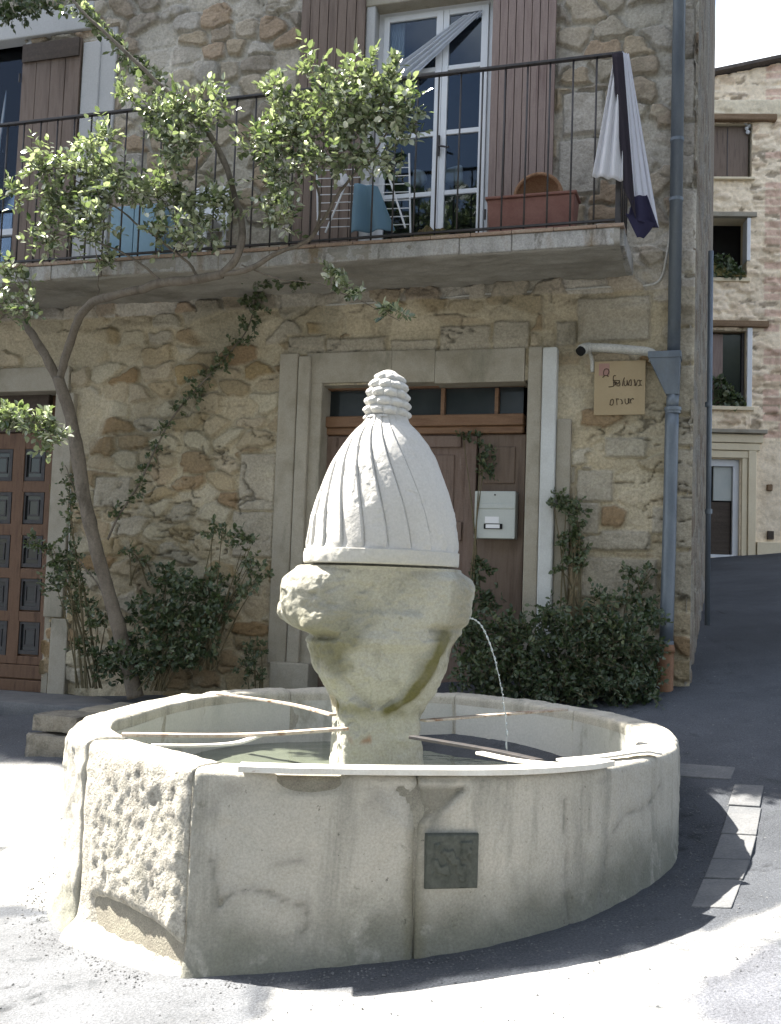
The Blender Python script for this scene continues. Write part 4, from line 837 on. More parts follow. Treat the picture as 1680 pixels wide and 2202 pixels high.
dsp = .022 * fbm(P3 * 3.6, 5, 201) - .012 * smooth(.1, .5, fbm(P3 * 7 + 2, 4, 208)) + .004 * fbm(P3 * 22, 3, 202)
# two worn volutes, left and right, each front and back
zm = zpx(1275)
for sa in (-56, 56, 124, -124):
    wob_ = 5 * fbm(P3 * 6, 3, 215); dsp = dsp + (.012 + .02 * smooth(25, 60, np.abs(ang))) * smooth(34, 22, np.abs(ang - sa) + wob_) * smooth(zpx(1395), zpx(1325), Z + .03 * fbm(P3 * 4, 3, 216)) * smooth(zpx(1215), zpx(1250), Z)
dsp = dsp - .03 * np.exp(-((ang + 5) / 24) ** 2) * smooth(zpx(1400), zpx(1330), Z) * smooth(zpx(1200), zpx(1260), Z)
# sunk shield on the lower front, framed by two worn ribs that meet at the neck
half = np.interp(Z, [zpx(1520), zpx(1490), zpx(1440), zpx(1380), zpx(1330)], [.02, .14, .22, .29, .35]) 
dx = (X - (axX - .0)); inner_ = smooth(.0, .03, half - np.abs(dx)) * front * smooth(zpx(1525), zpx(1505), Z) * smooth(zpx(1375), zpx(1400), Z)
rib = np.exp(-((np.abs(dx) - half - .03) / .035) ** 2) * front * smooth(zpx(1540), zpx(1510), Z) * smooth(zpx(1330), zpx(1365), Z)
dsp = dsp - .030 * inner_ + rib * (.02 + .012 * fbm(P3 * 10, 3, 205))
for yy_, s1_ in ((1388, 1), (1300, .5)):   # weathered bedding lines
    dsp = dsp - .008 * s1_ * np.exp(-((Z - zpx(yy_) - .02 * fbm(P3 * 3, 3, 209)) / .006) ** 2) * smooth(-.2, .3, fbm(P3 * 2.5, 3, 214))
# left notch under the volute
dsp = dsp - .045 * np.exp(-((Z - zpx(1368)) / .022) ** 2) * smooth(-15, -50, ang) * (ang < 0) - .02 * np.exp(-((Z - zpx(1345)) / .02) ** 2) * smooth(20, 50, ang)
chip = smooth(.45, .75, fbm(P3 * 3.3 + 4, 4, 207)) * smooth(zpx(1540), zpx(1500), Z); pit = smooth(.42, .62, fbm(P3 * 15 + 4, 3, 217)); dsp = dsp - .018 * chip - .007 * pit
rad = np.maximum(np.hypot(X - cc, Y - CY), 1e-5); X2 = X + (X - cc) / rad * dsp; Y2 = Y + (Y - CY) / rad * dsp
base_c = np.array([.37, .36, .305]) * (1 + .12 * fbm(P3 * 3, 3, 210))[..., None]
ms = np.clip(rib * smooth(-10, 20, ang) * 1.5 + 1.1 * np.exp(-((Z - zpx(1518)) / .035) ** 2) * (.6 + .6 * fbm(P3 * 8, 3, 211)) + .75 * smooth(.15, .8, fbm(P3 * 2.6 + 8, 5, 212)) * smooth(zpx(1230), zpx(1420), Z), 0, 1)[..., None]
base_c = base_c * (1 - ms) + np.array([.125, .115, .045]) * ms
st2 = (smooth(.0, .7, fbm(P3 * np.array([5, 5, 1.6]) + 31, 5, 219)) * .55)[..., None]; base_c = base_c * (1 - st2) + np.array([.20, .185, .135]) * st2
rs = (smooth(-.35, .15, fbm(P3 * 9 + 2, 3, 213)) * np.exp(-((Z - zpx(1574)) / .032) ** 4) * front * np.exp(-((X - xpx(775, 1574)) / .10) ** 4) * .8)[..., None]; base_c = base_c * (1 - rs) + np.array([.25, .12, .05]) * rs
V = np.stack([X2, Y2, Z], -1).reshape(-1, 3); Fq = gridf(420, 330, True).tolist(); Fq.append([329 * 420 + k for k in range(420)])
put('carved_head', V, Fq, M['head'], fo, smoothed=True, attrs={'Col': ('COL', base_c.reshape(-1, 3))})
# dome
def lathe(levels, nth, nz):
    zs = np.array([zpx(l[0]) for l in levels]); hw = np.array([(xpx(l[2], l[0]) - xpx(l[1], l[0])) / 2 for l in levels])
    s = spline(np.c_[zs, hw, hw * 0], nz); TT, I = np.meshgrid(np.linspace(0, 2 * math.pi, nth, endpoint=False), np.arange(nz)); return TT, s[I, 0], s[I, 1]
def finish(name, TT, Z, Rr, cols):
    X = axX + Rr * np.cos(TT); Y = CY + Rr * np.sin(TT); n0, n1 = Z.shape[1], Z.shape[0]; V = np.stack([X, Y, Z], -1).reshape(-1, 3); F = gridf(n0, n1, True).tolist(); F.append(list(range(n0 - 1, -1, -1))); F.append([(n1 - 1) * n0 + k for k in range(n0)])
    return put(name, V, F, M['dome'], fo, smoothed=True, attrs={'Col': ('COL', cols.reshape(-1, 3))})
TT, Z, Rr = lathe([(1216, 660, 982), (1214, 655, 987), (1200, 653, 987), (1186, 654, 986)], 360, 26)
P3 = np.stack([np.cos(TT) * .42, np.sin(TT) * .42, Z], -1); Rr = Rr + .005 * fbm(P3 * 7, 4, 220) + .002 * fbm(P3 * 25, 2, 221)
finish('dome_band', TT, Z, Rr, np.array([.48, .465, .42]) * (1 + .08 * fbm(P3 * 3, 3, 1))[..., None])
TT, Z, Rr = lathe([(1187, 657, 984), (1150, 662, 979), (1100, 672, 971), (1050, 688, 957), (1000, 708, 938), (960, 732, 916), (930, 757, 896), (912, 778, 882), (897, 789, 878)], 900, 260)
t = (Z - Z.min()) / (Z.max() - Z.min()); K = 21
ph = (TT * K / (2 * math.pi) + .62 * K / (2 * math.pi) * t ** 1.6) % 1.
P3 = np.stack([np.cos(TT) * Rr, np.sin(TT) * Rr, Z], -1)
fadeb = smooth(0, .05, t)
flute = (-.011 * np.exp(-(np.minimum(ph, 1 - ph) / .035) ** 2) + .017 * (ph - .5) ) * fadeb * (Rr / .42) ** .7 
worn = smooth(.0, .5, fbm(P3 * 4 + 11, 4, 222)); Rr2 = Rr + flute * (.75 + .45 * worn) + .003 * fbm(P3 * 6, 3, 223) + .0012 * fbm(P3 * 26, 3, 224) * (.5 + worn) - .003 * smooth(.5, .8, fbm(P3 * 9 + 3, 4, 225)) * smooth(.6, .2, np.abs(t - .45))
finish('fluted_dome', TT, Z, Rr2, np.array([.50, .485, .45]) * (1 + .07 * fbm(P3 * 3, 3, 2))[..., None])
TT, Z, Rr = lathe([(902, 788, 880), (893, 786, 881), (880, 785, 880), (860, 788, 879), (840, 790, 877), (825, 795, 872), (812, 803, 864), (803, 813, 854), (798, 822, 845), (796, 830, 837)], 300, 200)
t = (Z - Z.min()) / (Z.max() - Z.min()); P3 = np.stack([np.cos(TT) * Rr, np.sin(TT) * Rr, Z], -1)
row = 5.5 * t + TT / (2 * math.pi); kn1 = np.abs(np.sin(math.pi * row)) ** .7; kn2 = np.abs(np.sin(4.5 * TT + 1.6 * np.floor(row))) ** .6; Rr2 = Rr * (1 + .05 * kn1 + .20 * kn1 * kn2 * (1 - t * .25) - .13) + .006 * fbm(P3 * 24, 3, 230)
finish('finial', TT, Z, Rr2, np.array([.50, .49, .455]) * (1 + .1 * fbm(P3 * 8, 3, 3))[..., None])
# spout and jet
s0 = atY(985, 1322, CY - .12); s1 = atY(1004, 1330, CY - .12)
b = MB(); b.tube([s0 - np.array([.05, 0, 0]), s1], .013, 10); b.put('spout', M['rust'], fo, smoothed=True)
jp = [(1004, 1329), (1018, 1331), (1035, 1345), (1050, 1375), (1062, 1410), (1072, 1450), (1080, 1490), (1085, 1525)]
jm, t_, bb = new_mat('water_jet'); bb.inputs['Base Color'].default_value = (.85, .9, .92, 1); bb.inputs['Roughness'].default_value = .05; bb.inputs['Transmission Weight'].default_value = .6; bb.inputs['IOR'].default_value = 1.33
pts = spline([atY(x, y, CY - .12) for x, y in jp + [(1090, 1590), (1092, 1680)]], 160); b = MB()
b.tube(pts[:70], .0042 + .0016 * np.sin(np.arange(70) * .9), 8); b.tube(pts[68:], [.0028, .0012], 6)
i = 71
while i < 156:
    L_ = random.choice((2, 3, 4)); r_ = random.uniform(.0035, .0065); q = pts[i:i + L_ + 1] + np.array([random.uniform(-.004, .004), 0, 0]) * (i / 100)
    if len(q) > 2: b.tube(q, [.001] + [r_] * (len(q) - 2) + [.001], 8)
    i += L_ + random.choice((1, 1, 2, 3))
tag(b.put('water_jet', jm, None, smoothed=True), 'thin jet of water arcing from the right side of the fountain head into the basin', 'water jet')
# iron bars across the basin
def bar(pts, r, material, name='iron_bar', flat=None, zz=RIM + .004):
    P = [hz(x, y, zz + dz) for x, y, dz in pts]; b = MB()
    if flat:
        P = spline(P, 30) if len(P) > 2 else np.array(P); d = np.gradient(P, axis=0); d /= np.linalg.norm(d, axis=1)[:, None]; n = np.stack([-d[:, 1], d[:, 0], d[:, 0] * 0], 1); wv = flat / 2
        V = []
        for p_, n_ in zip(P, n): V += [p_ + n_ * wv, p_ - n_ * wv, p_ - n_ * wv + [0, 0, r], p_ + n_ * wv + [0, 0, r]]
        F = [(4 * i + k, 4 * i + (k + 1) % 4, 4 * i + 4 + (k + 1) % 4, 4 * i + 4 + k) for i in range(len(P) - 1) for k in range(4)] + [(0, 3, 2, 1), tuple(4 * (len(P) - 1) + k for k in range(4))]
        b.add(V, F); return b.put(name, material, fo, bev=.002)
    b.tube(spline(P, 24), r, 8); return b.put(name, material, fo, smoothed=True)
bar([(262, 1583, 0), (520, 1584, 0), (745, 1570, .01)], .014, M['rust'], flat=.05)
bar([(325, 1606, -.02), (430, 1606, -.02), (510, 1600, -.015), (560, 1583, -.005)], .011, M['pale_iron'], flat=.035)
bar([(716, 1540, .0), (620, 1516, 0), (470, 1494, 0)], .012, M['rust'], flat=.045)
bar([(910, 1552, .0), (1060, 1540, 0), (1215, 1528, 0)], .012, M['rust'], flat=.05)
bar([(885, 1588, .01), (1060, 1618, 0), (1160, 1640, 0)], .014, M['iron'], flat=.045)
bar([(1030, 1622, .012), (1120, 1640, .012), (1240, 1650, .012)], .012, M['pale_iron'], flat=.04)
bar([(515, 1656, .004), (650, 1660, .004), (900, 1663, .004), (1100, 1662, .004), (1240, 1653, .004), (1300, 1644, .004)], .022, M['pale_iron'], name='rim_strap', flat=.10)
bar([(1205, 1638, .012), (1290, 1630, .012), (1380, 1618, .012), (1420, 1622, .004)], .010, M['pale_iron'], name='rim_strap', flat=.05)
b = MB(); p = hz(859, 1660, RIM + .018); b.tube([p - [.02, 0, 0], p + [.02, 0, 0]], .007, 8); b.put('bolt', M['iron'], fo)
# plaque on the right front slab
s = SLAB[1]
(pc, e) = on_slab(970, 1850, s); n_ = np.array([e[1], -e[0]]); n_ = n_ if n_ @ (pc[:2] - cen) > 0 else -n_
a_, _ = on_slab(912, 1850, s); c_, _ = on_slab(1027, 1850, s); zt1 = on_slab(970, 1790, s)[0][2]; zb1 = on_slab(970, 1910, s)[0][2]; hw_ = np.linalg.norm(a_ - c_) / 2; hh_ = (zt1 - zb1) / 2
E3 = np.array([e[0], e[1], 0]) * (1 if e[0] > 0 else -1); N3 = np.array([n_[0], n_[1], 0]); U3 = np.array([0, 0, 1.]); off = .012
us_, vs_ = np.meshgrid(np.linspace(-1, 1, 60), np.linspace(-1, 1, 60)); th_ = off + .010 * (smooth(1., .93, np.maximum(np.abs(us_), np.abs(vs_)))) - .04 * (np.maximum(np.abs(us_), np.abs(vs_)) > .999)
rel = .008 * smooth(.05, .35, fbm(np.stack([us_ * 5, vs_ * 3.5, us_ * 0], -1), 3, 61)) * (np.maximum(np.abs(us_), np.abs(vs_)) < .7); 
cor = np.clip(np.hypot(np.maximum(us_ - .85, 0), np.maximum(vs_ - .85, 0)) - .15, 0, 1)
V = (pc[None, None] + E3 * (us_ * hw_ * (1 - .0))[..., None] + U3 * (vs_ * hh_)[..., None] + N3 * (th_ + rel)[..., None])
pc2 = np.array([pc[0], pc[1], (zt1 + zb1) / 2]); V += (pc2 - pc)
put('plaque', V.reshape(-1, 3), gridf(60, 60), M['plaque'], fo, smoothed=True)

def grit(name, C, seed, mtl, smin, smax):
    r = np.random.default_rng(seed); V = []; F = []
    base = np.array([[1, 0, 0], [0, 1, 0], [-1, 0, 0], [0, -1, 0], [0, 0, .8], [0, 0, -.5]]); fc = [(0, 1, 4), (1, 2, 4), (2, 3, 4), (3, 0, 4), (1, 0, 5), (2, 1, 5), (3, 2, 5), (0, 3, 5)]
    for k, c in enumerate(C):
        s_ = r.uniform(smin, smax) * r.uniform(.5, 1.); a = r.uniform(0, 6.28); ca, sa_ = math.cos(a), math.sin(a); q = base * r.uniform(.6, 1.2, (6, 1)) * s_; q = np.stack([q[:, 0] * ca - q[:, 1] * sa_, q[:, 0] * sa_ + q[:, 1] * ca, q[:, 2] * .7], 1)
        V.append(np.array([c[0], c[1], float(gz(c[0], c[1])) + s_ * .25]) + q); F += [tuple(i + 6 * k for i in f) for f in fc]
    return tag(put(name, np.vstack(V), F, mtl), kind='stuff')
r = np.random.default_rng(77); k_ = r.integers(0, len(ring), 2600); dd_ = np.abs(r.normal(0, .07, 2600)) + .01; C1 = ring[k_] + RNs[k_] * (dd_ + .05)[:, None]
C2 = np.stack([r.uniform(-2.2, 2.2, 900), r.uniform(3.2, 4.6, 900)], 1); C2 = C2[sdist(C2, ring) < -.12]
grit('gravel', np.vstack([C1, C2]), 5, M['kerb'], .003, .009)
# ---------------------------------------------------------------- plants
LEAF = np.array([[0, 0, 0], [-.30, .30, .07], [-.24, .72, .05], [0, 1, -.06], [.24, .72, .05], [.30, .30, .07]])
def leaf_mesh(name, P, D, size, material, parent, seed=0, up=.5):
    """P: leaf positions, D: the direction each leaf grows in; every leaf is two folded quads"""
    r = np.random.default_rng(seed); n = len(P); D = D / (np.linalg.norm(D, axis=1)[:, None] + 1e-9)
    N = r.normal(size=(n, 3)) * .6 + np.array([0, 0, up]) + W.n * .25; A = np.cross(D, N); A /= np.linalg.norm(A, axis=1)[:, None] + 1e-9; N = np.cross(A, D)
    s = size * r.uniform(.65, 1.3, n); wd = r.uniform(.85, 1.25, n)
    V = P[:, None] + s[:, None, None] * (LEAF[None, :, 0:1] * wd[:, None, None] * A[:, None] + LEAF[None, :, 1:2] * D[:, None] + LEAF[None, :, 2:3] * N[:, None])
    k = np.arange(n)[:, None] * 6; F = np.concatenate([k + [[0, 3, 2, 1]], k + [[0, 5, 4, 3]]])
    rnd = np.repeat(np.clip(r.normal(.45, .25, n), 0, 1), 6)
    return put(name, V.reshape(-1, 3), F, material, parent, attrs={'rnd': ('F', rnd)})
def sprays(centers, per, size, twig, r, lv=7):
    """leafy twigs: returns leaf positions, directions, and the twigs themselves"""
    P, D, T = [], [], []
    for c in centers:
        d = r.normal(size=3); d[2] += .5; d /= np.linalg.norm(d); L = twig * r.uniform(.5, 1.3); c2 = c + d * L + np.array([0, 0, -.15 * L])
        T.append((c, c2)); side = np.cross(d, r.normal(size=3)); side /= np.linalg.norm(side)
        for k in range(lv):
            t = (k + .6) / lv; s_ = 1 if k % 2 else -1; p = c + (c2 - c) * t; dd = d * .6 + side * s_ * .9 + r.normal(size=3) * .35
            if k == lv - 1: dd = d
            P.append(p); D.append(dd)
    return P, D, T
def blobs(lst, seed, dens, twig=.10, lv=7):
    """lst: (x, y, rx, ry, distance from the wall, half depth) -> leaf positions"""
    r = np.random.default_rng(seed); C = []
    for (x, y, rx, ry, o, ro) in lst:
        n = max(3, int(rx * ry * dens))
        for _ in range(n):
            while True:
                q = r.uniform(-1, 1, 3)
                if q @ q < 1: break
            q = q * (.55 + .45 * r.random())
            C.append(W.W(x + q[0] * rx, y + q[1] * ry, o + q[2] * ro))
    P, D, T = sprays(C, 1, 1, twig, r, lv); return np.array(P), np.array(D), T
def twigs(T, r=.0025):
    b = MB()
    for a, c in T: b.tube([a, (a + c) / 2 + np.random.default_rng(1).normal(size=3) * .002, c], [r * 1.2, r, r * .5], 3, cap=False)
    return b
tree = thing('climbing_rose_tree', 'slanting climbing tree with a forked trunk and sunlit leaves spilling over the balcony railing', 'tree', W.W(288, 1480, .5))
def limb(pts, r0, r1, name='branch', n=None, wob=.008):
    P = spline([W.W(*p) for p in pts], n or 10 * len(pts)); t = np.linspace(0, 1, len(P)); P = P + wob * np.stack([fbm(np.c_[t * 9, t * 0, t * 0] + k * 7.7 + pts[0][0], 3, k) for k in range(3)], 1) * smooth(0, .1, t)[:, None] * smooth(1, .9, t)[:, None]
    rr = (r0 + (r1 - r0) * t) * (1 + .10 * fbm(np.c_[t * 22, t * 0, t * 0 + r0 * 100], 3, 3)); b = MB(); b.tube(P, rr, 12); return b.put(name, M['bark'], tree, smoothed=True)
limb([(292, 1500, .42), (270, 1400, .46), (243, 1300, .5), (215, 1205, .55), (190, 1100, .6), (172, 1000, .63), (152, 900, .66), (125, 812, .7)], .066, .050, 'trunk', 90, .012)
limb([(127, 822, .69), (95, 760, .75), (60, 705, .8), (20, 660, .85), (-40, 610, .9)], .040, .022)
limb([(128, 820, 0.69), (140, 770, 0.73), (160, 700, 0.80), (190, 658, 0.88), (240, 634, 1.15), (300, 624, 1.20), (352, 608, 1.24), (420, 602, 1.26), (478, 590, 1.28)], .034, .032, n=90, wob=.016)
limb([(474, 591, 1.28), (505, 560, 1.28), (520, 505, 1.25), (508, 430, 1.20), (480, 340, 1.20), (420, 250, 1.20), (350, 190, 1.22), (300, 140, 1.25), (230, 75, 1.28), (180, 25, 1.30), (130, -30, 1.30)], .030, .008, n=120)
limb([(478, 590, 1.28), (540, 575, 1.26), (600, 545, 1.22), (660, 520, 1.18), (700, 470, 1.18), (735, 410, 1.20), (800, 330, 1.20), (860, 250, 1.22)], .022, .006, n=80, wob=.014)
limb([(665, 518, 1.18), (688, 470, 1.20), (680, 400, 1.20), (640, 300, 1.22), (600, 200, 1.22)], .012, .004)
limb([(512, 440, 1.), (470, 330, 1.), (430, 270, 1.20)], .010, .004)
limb([(430, 602, 1.25), (400, 560, 1.25), (320, 500, 1.28), (240, 440, 1.30), (150, 380, 1.30)], .012, .004)
limb([(352, 608, 1.24), (290, 560, 1.26), (205, 520, 1.28), (100, 500, 1.30)], .010, .004); limb([(210, 640, 0.90), (212, 600, 1.), (205, 530, 1.25)], .005, .003)
limb([(-40, 740, 1.30), (-30, 830, 1.50), (0, 880, 1.80), (70, 905, 1.90), (130, 960, 1.90)], .008, .003)
limb([(520, 570, 1.26), (600, 600, 1.20), (690, 610, 1.18), (760, 640, 1.18), (860, 690, 1.18)], .006, .002)
limb([(190, 1110, 0.60), (160, 1050, 0.60), (140, 1000, 0.62)], .006, .003); limb([(240, 1300, 0.50), (190, 1230, 0.50), (150, 1180, 0.50)], .008, .003)
big = [(640, 270, 100, 75), (755, 235, 110, 90), (850, 240, 55, 90), (680, 150, 38, 32), (780, 152, 50, 40), (845, 165, 35, 40), (600, 390, 55, 55), (700, 335, 90, 40), (565, 310, 55, 55), (800, 330, 70, 35), (590, 200, 40, 35),
       (400, 245, 75, 50), (380, 320, 60, 60), (455, 215, 50, 25), (330, 250, 40, 50), (100, 355, 60, 42), (185, 350, 80, 50), (220, 290, 45, 32), (150, 440, 100, 55), (260, 405, 95, 45), (345, 420, 75, 45), (400, 465, 50, 35), (365, 505, 60, 32),
       (90, 510, 45, 38), (190, 480, 60, 60), (440, 505, 28, 38), (40, 420, 35, 30), (470, 440, 50, 60), (270, 195, 38, 28), (600, 470, 40, 40), (25, 590, 35, 35), (60, 665, 38, 28), (10, 650, 30, 40)]
P, D, T = blobs([(x, y, rx, ry, 1.38 + .1 * math.sin(x), .22) for x, y, rx, ry in big], 3, .0140, .15, 7)
ar = spline([(350, 190, 0), (300, 140, 0), (230, 75, 0), (180, 25, 0), (130, -20, 0)], 30)
P2, D2, T2 = blobs([(a[0] + 6 * math.sin(i * 2.3), a[1] + 6 * math.cos(i * 1.7), 16, 13, 1.1, .07) for i, a in enumerate(ar)], 4, .012, .07, 6)
P3_, D3, T3 = blobs([(60, 905, 80, 26, 1.9, .12), (115, 950, 35, 28, 1.85, .1), (20, 890, 40, 20, 1.9, .1), (730, 600, 28, 22, 1.3, .08), (765, 632, 30, 12, 1.3, .06), (845, 672, 36, 16, 1.3, .06), (700, 585, 20, 8, 1.25, .05), (230, 560, 20, 30, 1.05, .1)], 5, .020, .08, 7)
PP = np.vstack([P, P2, P3_]); DD = np.vstack([D, D2, D3])
leaf_mesh('crown', PP, DD, .054, M['leaf'], tree, 11, up=1.4)
twigs(T + T2 + T3).put('crown_twigs', M['twig'], tree)
P, D, T = blobs([(60, 15, 90, 25, .5, .15), (20, 30, 40, 30, .5, .1)], 6, .02, .10, 8)
top = thing('overhanging_vine', 'pale green vine foliage hanging over the window lintel in the upper left corner', 'vine', W.W(40, 30, .4)); leaf_mesh('leaves', P, D, .05, M['ivy'], top, 12); twigs(T).put('stems', M['twig'], top)
# leaning ivy stem across the rubble wall
iv = thing('ivy_vine', 'thin leafy vine climbing diagonally over the rubble wall towards the balcony', 'vine', W.W(235, 1160, .2))
path = [(232, 1160, .3), (255, 1110, .2), (300, 1040, .14), (330, 975, .12), (370, 900, .12), (420, 840, .12), (470, 785, .12), (525, 720, .12), (545, 670, .14), (560, 620, .2), (640, 608, .5)]
b = MB(); b.tube(spline([W.W(*p) for p in path], 80), [.010, .004], 6); b.put('stem', M['bark'], iv, smoothed=True)
sp = spline([(a, c, o * 100) for a, c, o in path], 46); r = np.random.default_rng(8)
P, D, T = blobs([(q[0] + r.normal() * 5, q[1] + r.normal() * 5, 17 if i < 30 else 22, 12 if i < 30 else 20, max(.1, q[2] / 100), .05) for i, q in enumerate(sp[4:])] + [(550, 612, 55, 12, .45, .12), (620, 612, 45, 10, .6, .1), (530, 650, 30, 25, .25, .08), (415, 850, 30, 30, .14, .04), (480, 770, 26, 22, .14, .05), (520, 715, 26, 26, .14, .05)], 9, .010, .045, 5)
leaf_mesh('leaves', P, D, .040, M['ivy'], iv, 13, up=.3); twigs(T, .0015).put('twigs', M['twig'], iv)
def shrub(name, label, cat, lst, base, dens, size, material, seed, twig=.1, lv=7, stems=12, group=None, up=.4):
    t = thing(name, label, cat, base, group); P, D, T = blobs(lst, seed, dens, twig, lv); leaf_mesh('foliage', P, D, size, material, t, seed, up)
    b = twigs(T, .002); r = np.random.default_rng(seed)
    for k in range(stems):
        x, y, rx, ry, o, ro = lst[k % len(lst)]; e = W.W(x + r.uniform(-.5, .5) * rx, y + r.uniform(-.5, .5) * ry, o); s_ = base + np.array([r.uniform(-.12, .12), r.uniform(-.05, .05), 0]); b.tube(spline([s_, (s_ + e) / 2 + np.array([0, 0, .08]), e], 10), [.008, .003], 5)
    b.put('stems', M['twig'], t); return t
shrub('shrub', 'dense dark shrub growing around the foot of the slanting trunk', 'shrub', [(350, 1330, 95, 80, .4, .2), (400, 1260, 70, 40, .35, .15), (300, 1420, 110, 55, .45, .25), (400, 1400, 80, 50, .4, .2), (240, 1420, 60, 50, .45, .2), (460, 1300, 50, 50, .35, .15), (430, 1340, 60, 60, .4, .2), (360, 1240, 30, 40, .3, .1)], W.W(330, 1485, .4), .020, .042, M['leafd'], 21, .09, 7, 16)
shrub('shrub', 'airy shrub branch arching right in front of the pale door plinth', 'shrub', [(470, 1140, 50, 28, .3, .1), (520, 1175, 45, 30, .3, .1), (545, 1220, 30, 35, .3, .1), (520, 1270, 40, 30, .3, .1), (560, 1250, 25, 20, .3, .1), (470, 1240, 30, 40, .3, .1)], W.W(430, 1440, .35), .013, .042, M['ivy'], 22, .07, 6, 14)
shrub('shrub', 'loose light-leaved shrub beside the jamb of the glazed wooden door', 'shrub', [(135, 1185, 55, 38, .45, .15), (115, 1240, 40, 55, .45, .12), (165, 1240, 35, 60, .45, .12), (170, 1300, 40, 40, .4, .12), (210, 1330, 45, 40, .4, .12), (190, 1390, 45, 40, .4, .12), (80, 1170, 35, 22, .5, .1), (150, 1130, 25, 30, .5, .1), (145, 1050, 28, 50, .55, .08)], W.W(190, 1480, .4), .016, .038, M['ivy'], 23, .08, 6, 14)
shrub('weed', 'small weed at the foot of the pale door plinth', 'weed', [(548, 1400, 28, 28, .2, .08), (535, 1440, 25, 25, .2, .08), (555, 1460, 20, 20, .2, .08)], W.W(545, 1490, .2), .03, .032, M['ivy'], 24, .06, 6, 5)
shrub('fern', 'small fern-like sprig in front of the left glazed panes', 'fern', [(285, 1190, 28, 22, .12, .04), (310, 1210, 20, 16, .12, .04)], W.W(300, 1260, .1), .025, .03, M['ivy'], 25, .04, 5, 4)
shrub('ivy', 'pale ivy climbing the wall right of the entrance door jamb', 'ivy', [(1220, 1075, 42, 28, .12, .05), (1235, 1120, 35, 40, .12, .05), (1225, 1165, 42, 40, .12, .05), (1245, 1200, 35, 30, .12, .05), (1190, 1085, 22, 15, .14, .04), (1210, 1215, 28, 16, .13, .05)], W.W(1235, 1330, .1), .020, .036, M['ivy'], 26, .045, 6, 8, up=.2)
shrub('ivy', 'small ivy tuft on the wall beside the lower drainpipe', 'ivy', [(1350, 1235, 28, 24, .12, .05), (1375, 1265, 32, 26, .12, .05), (1345, 1290, 35, 20, .12, .05), (1395, 1225, 20, 20, .12, .04)], W.W(1370, 1340, .1), .022, .032, M['ivy'], 27, .04, 6, 8)
shrub('hedge_bush', 'wide dark evergreen bush filling the ground between the basin and the house wall', 'bush', [(1040, 1440, 90, 80, .5, .25), (1130, 1400, 90, 80, .45, .25), (1230, 1390, 90, 95, .45, .25), (1320, 1380, 80, 85, .45, .25), (1385, 1400, 45, 100, .35, .2), (1160, 1480, 150, 60, .5, .25), (1300, 1480, 110, 60, .5, .25), (1010, 1380, 45, 70, .4, .15), (1360, 1480, 70, 90, .4, .2), (1080, 1350, 60, 30, .4, .15), (1175, 1315, 35, 35, .4, .12), (1290, 1295, 40, 30, .4, .12), (1390, 1330, 30, 50, .3, .12), (1000, 1330, 30, 40, .35, .1)], W.W(1210, 1560, .4), .021, .038, M['leafd'], 28, .13, 7, 24)
shrub('climbing_plant', 'dark green climber hanging in front of the door leaf above and below the mailbox', 'climber', [(1045, 975, 26, 42, -.08, .04), (1050, 1020, 28, 26, -.06, .04), (1010, 940, 30, 16, -.08, .03)], W.W(1015, 1290, .05), .02, .034, M['leafd'], 29, .05, 6, 3)
shrub('climbing_plant', 'dark straggling plant low in front of the entrance door beside the fountain head', 'climber', [(1030, 1230, 34, 45, .05, .05), (1040, 1290, 45, 40, .1, .08)], W.W(1030, 1420, .1), .022, .034, M['leafd'], 30, .06, 6, 4)

# ---------------------------------------------------------------- the house at the end of the street
G = Frame(22.5, 4.)
fz = G.px(1583, 1206)[1]
fh = thing('far_house', 'tall pale stone house with a white-framed door at the far end of the street', 'house', G.P(7.6, 0, fz))
uL, uR = 4.5, 13.; zR0 = G.px(1527, 168)[1]; zR1 = G.px(1680, 136)[1]; sl_ = (zR1 - zR0) / (G.px(1680, 136)[0] - G.px(1527, 168)[0]); uref = G.px(1527, 168)[0]
ops = {'shut': G.rect(1440, 266, 1617, 383), 'dark': G.rect(1440, 468, 1606, 598), 'win': G.rect(1440, 710, 1604, 872), 'door': G.rect(1440, 986, 1590, 1198)}
ua = ins(np.arange(uL, uR, .035), [o_[1] for o_ in ops.values()]); za = ins(np.arange(fz - .6, zR1 + 3.2, .035), [v for o_ in ops.values() for v in o_[2:]])
UU, ZZ = np.meshgrid(ua, za); h, a, c = rubble(UU, ZZ, .42, .13, 141, cover=.75)
# brick-like quoin bands on the right
qz = (ZZ - fz) / .17; br = (UU > G.px(1645, 400)[0]) & (hsh(np.floor(qz).astype(np.int64), np.floor((UU + .4 * (np.floor(qz) % 2)) / .8).astype(np.int64), np.floor(qz).astype(np.int64) * 0, 3) > .45) & (qz % 1 > .2)
lowp = smooth(G.px(1600, 940)[1] + .3, G.px(1600, 940)[1] - .3, ZZ)
cs = pal(a, [(.72, .58, .42), (.78, .65, .49), (.60, .47, .33), (.76, .62, .46), (.55, .42, .29), (.80, .68, .52)]); mo = np.array([.82, .69, .51]); hk = (h * np.where(c < .6, .35, 1) * (1 - lowp * .8))[..., None]
colr = mo + (cs - mo) * np.clip(hk * 1.2, 0, 1); P3 = np.stack([UU, ZZ, UU * 0], -1); crack = (smooth(.58, .64, fbm(P3 * np.array([3.2, 8, 1]), 3, 143)) * (1 - lowp))[..., None]
colr = colr * (1 - crack * .6) + np.array([.12, .09, .06]) * crack * .75
colr = np.where(br[..., None] & (lowp < .5)[..., None], np.array([.66, .47, .36]), colr); bandz = (ZZ > G.px(1600, 250)[1]) & (ZZ < G.px(1600, 216)[1]); colr = np.where(bandz[..., None], np.array([.68, .59, .43]), colr) * (1 + .06 * fbm(P3 * 2, 3, 5))[..., None]
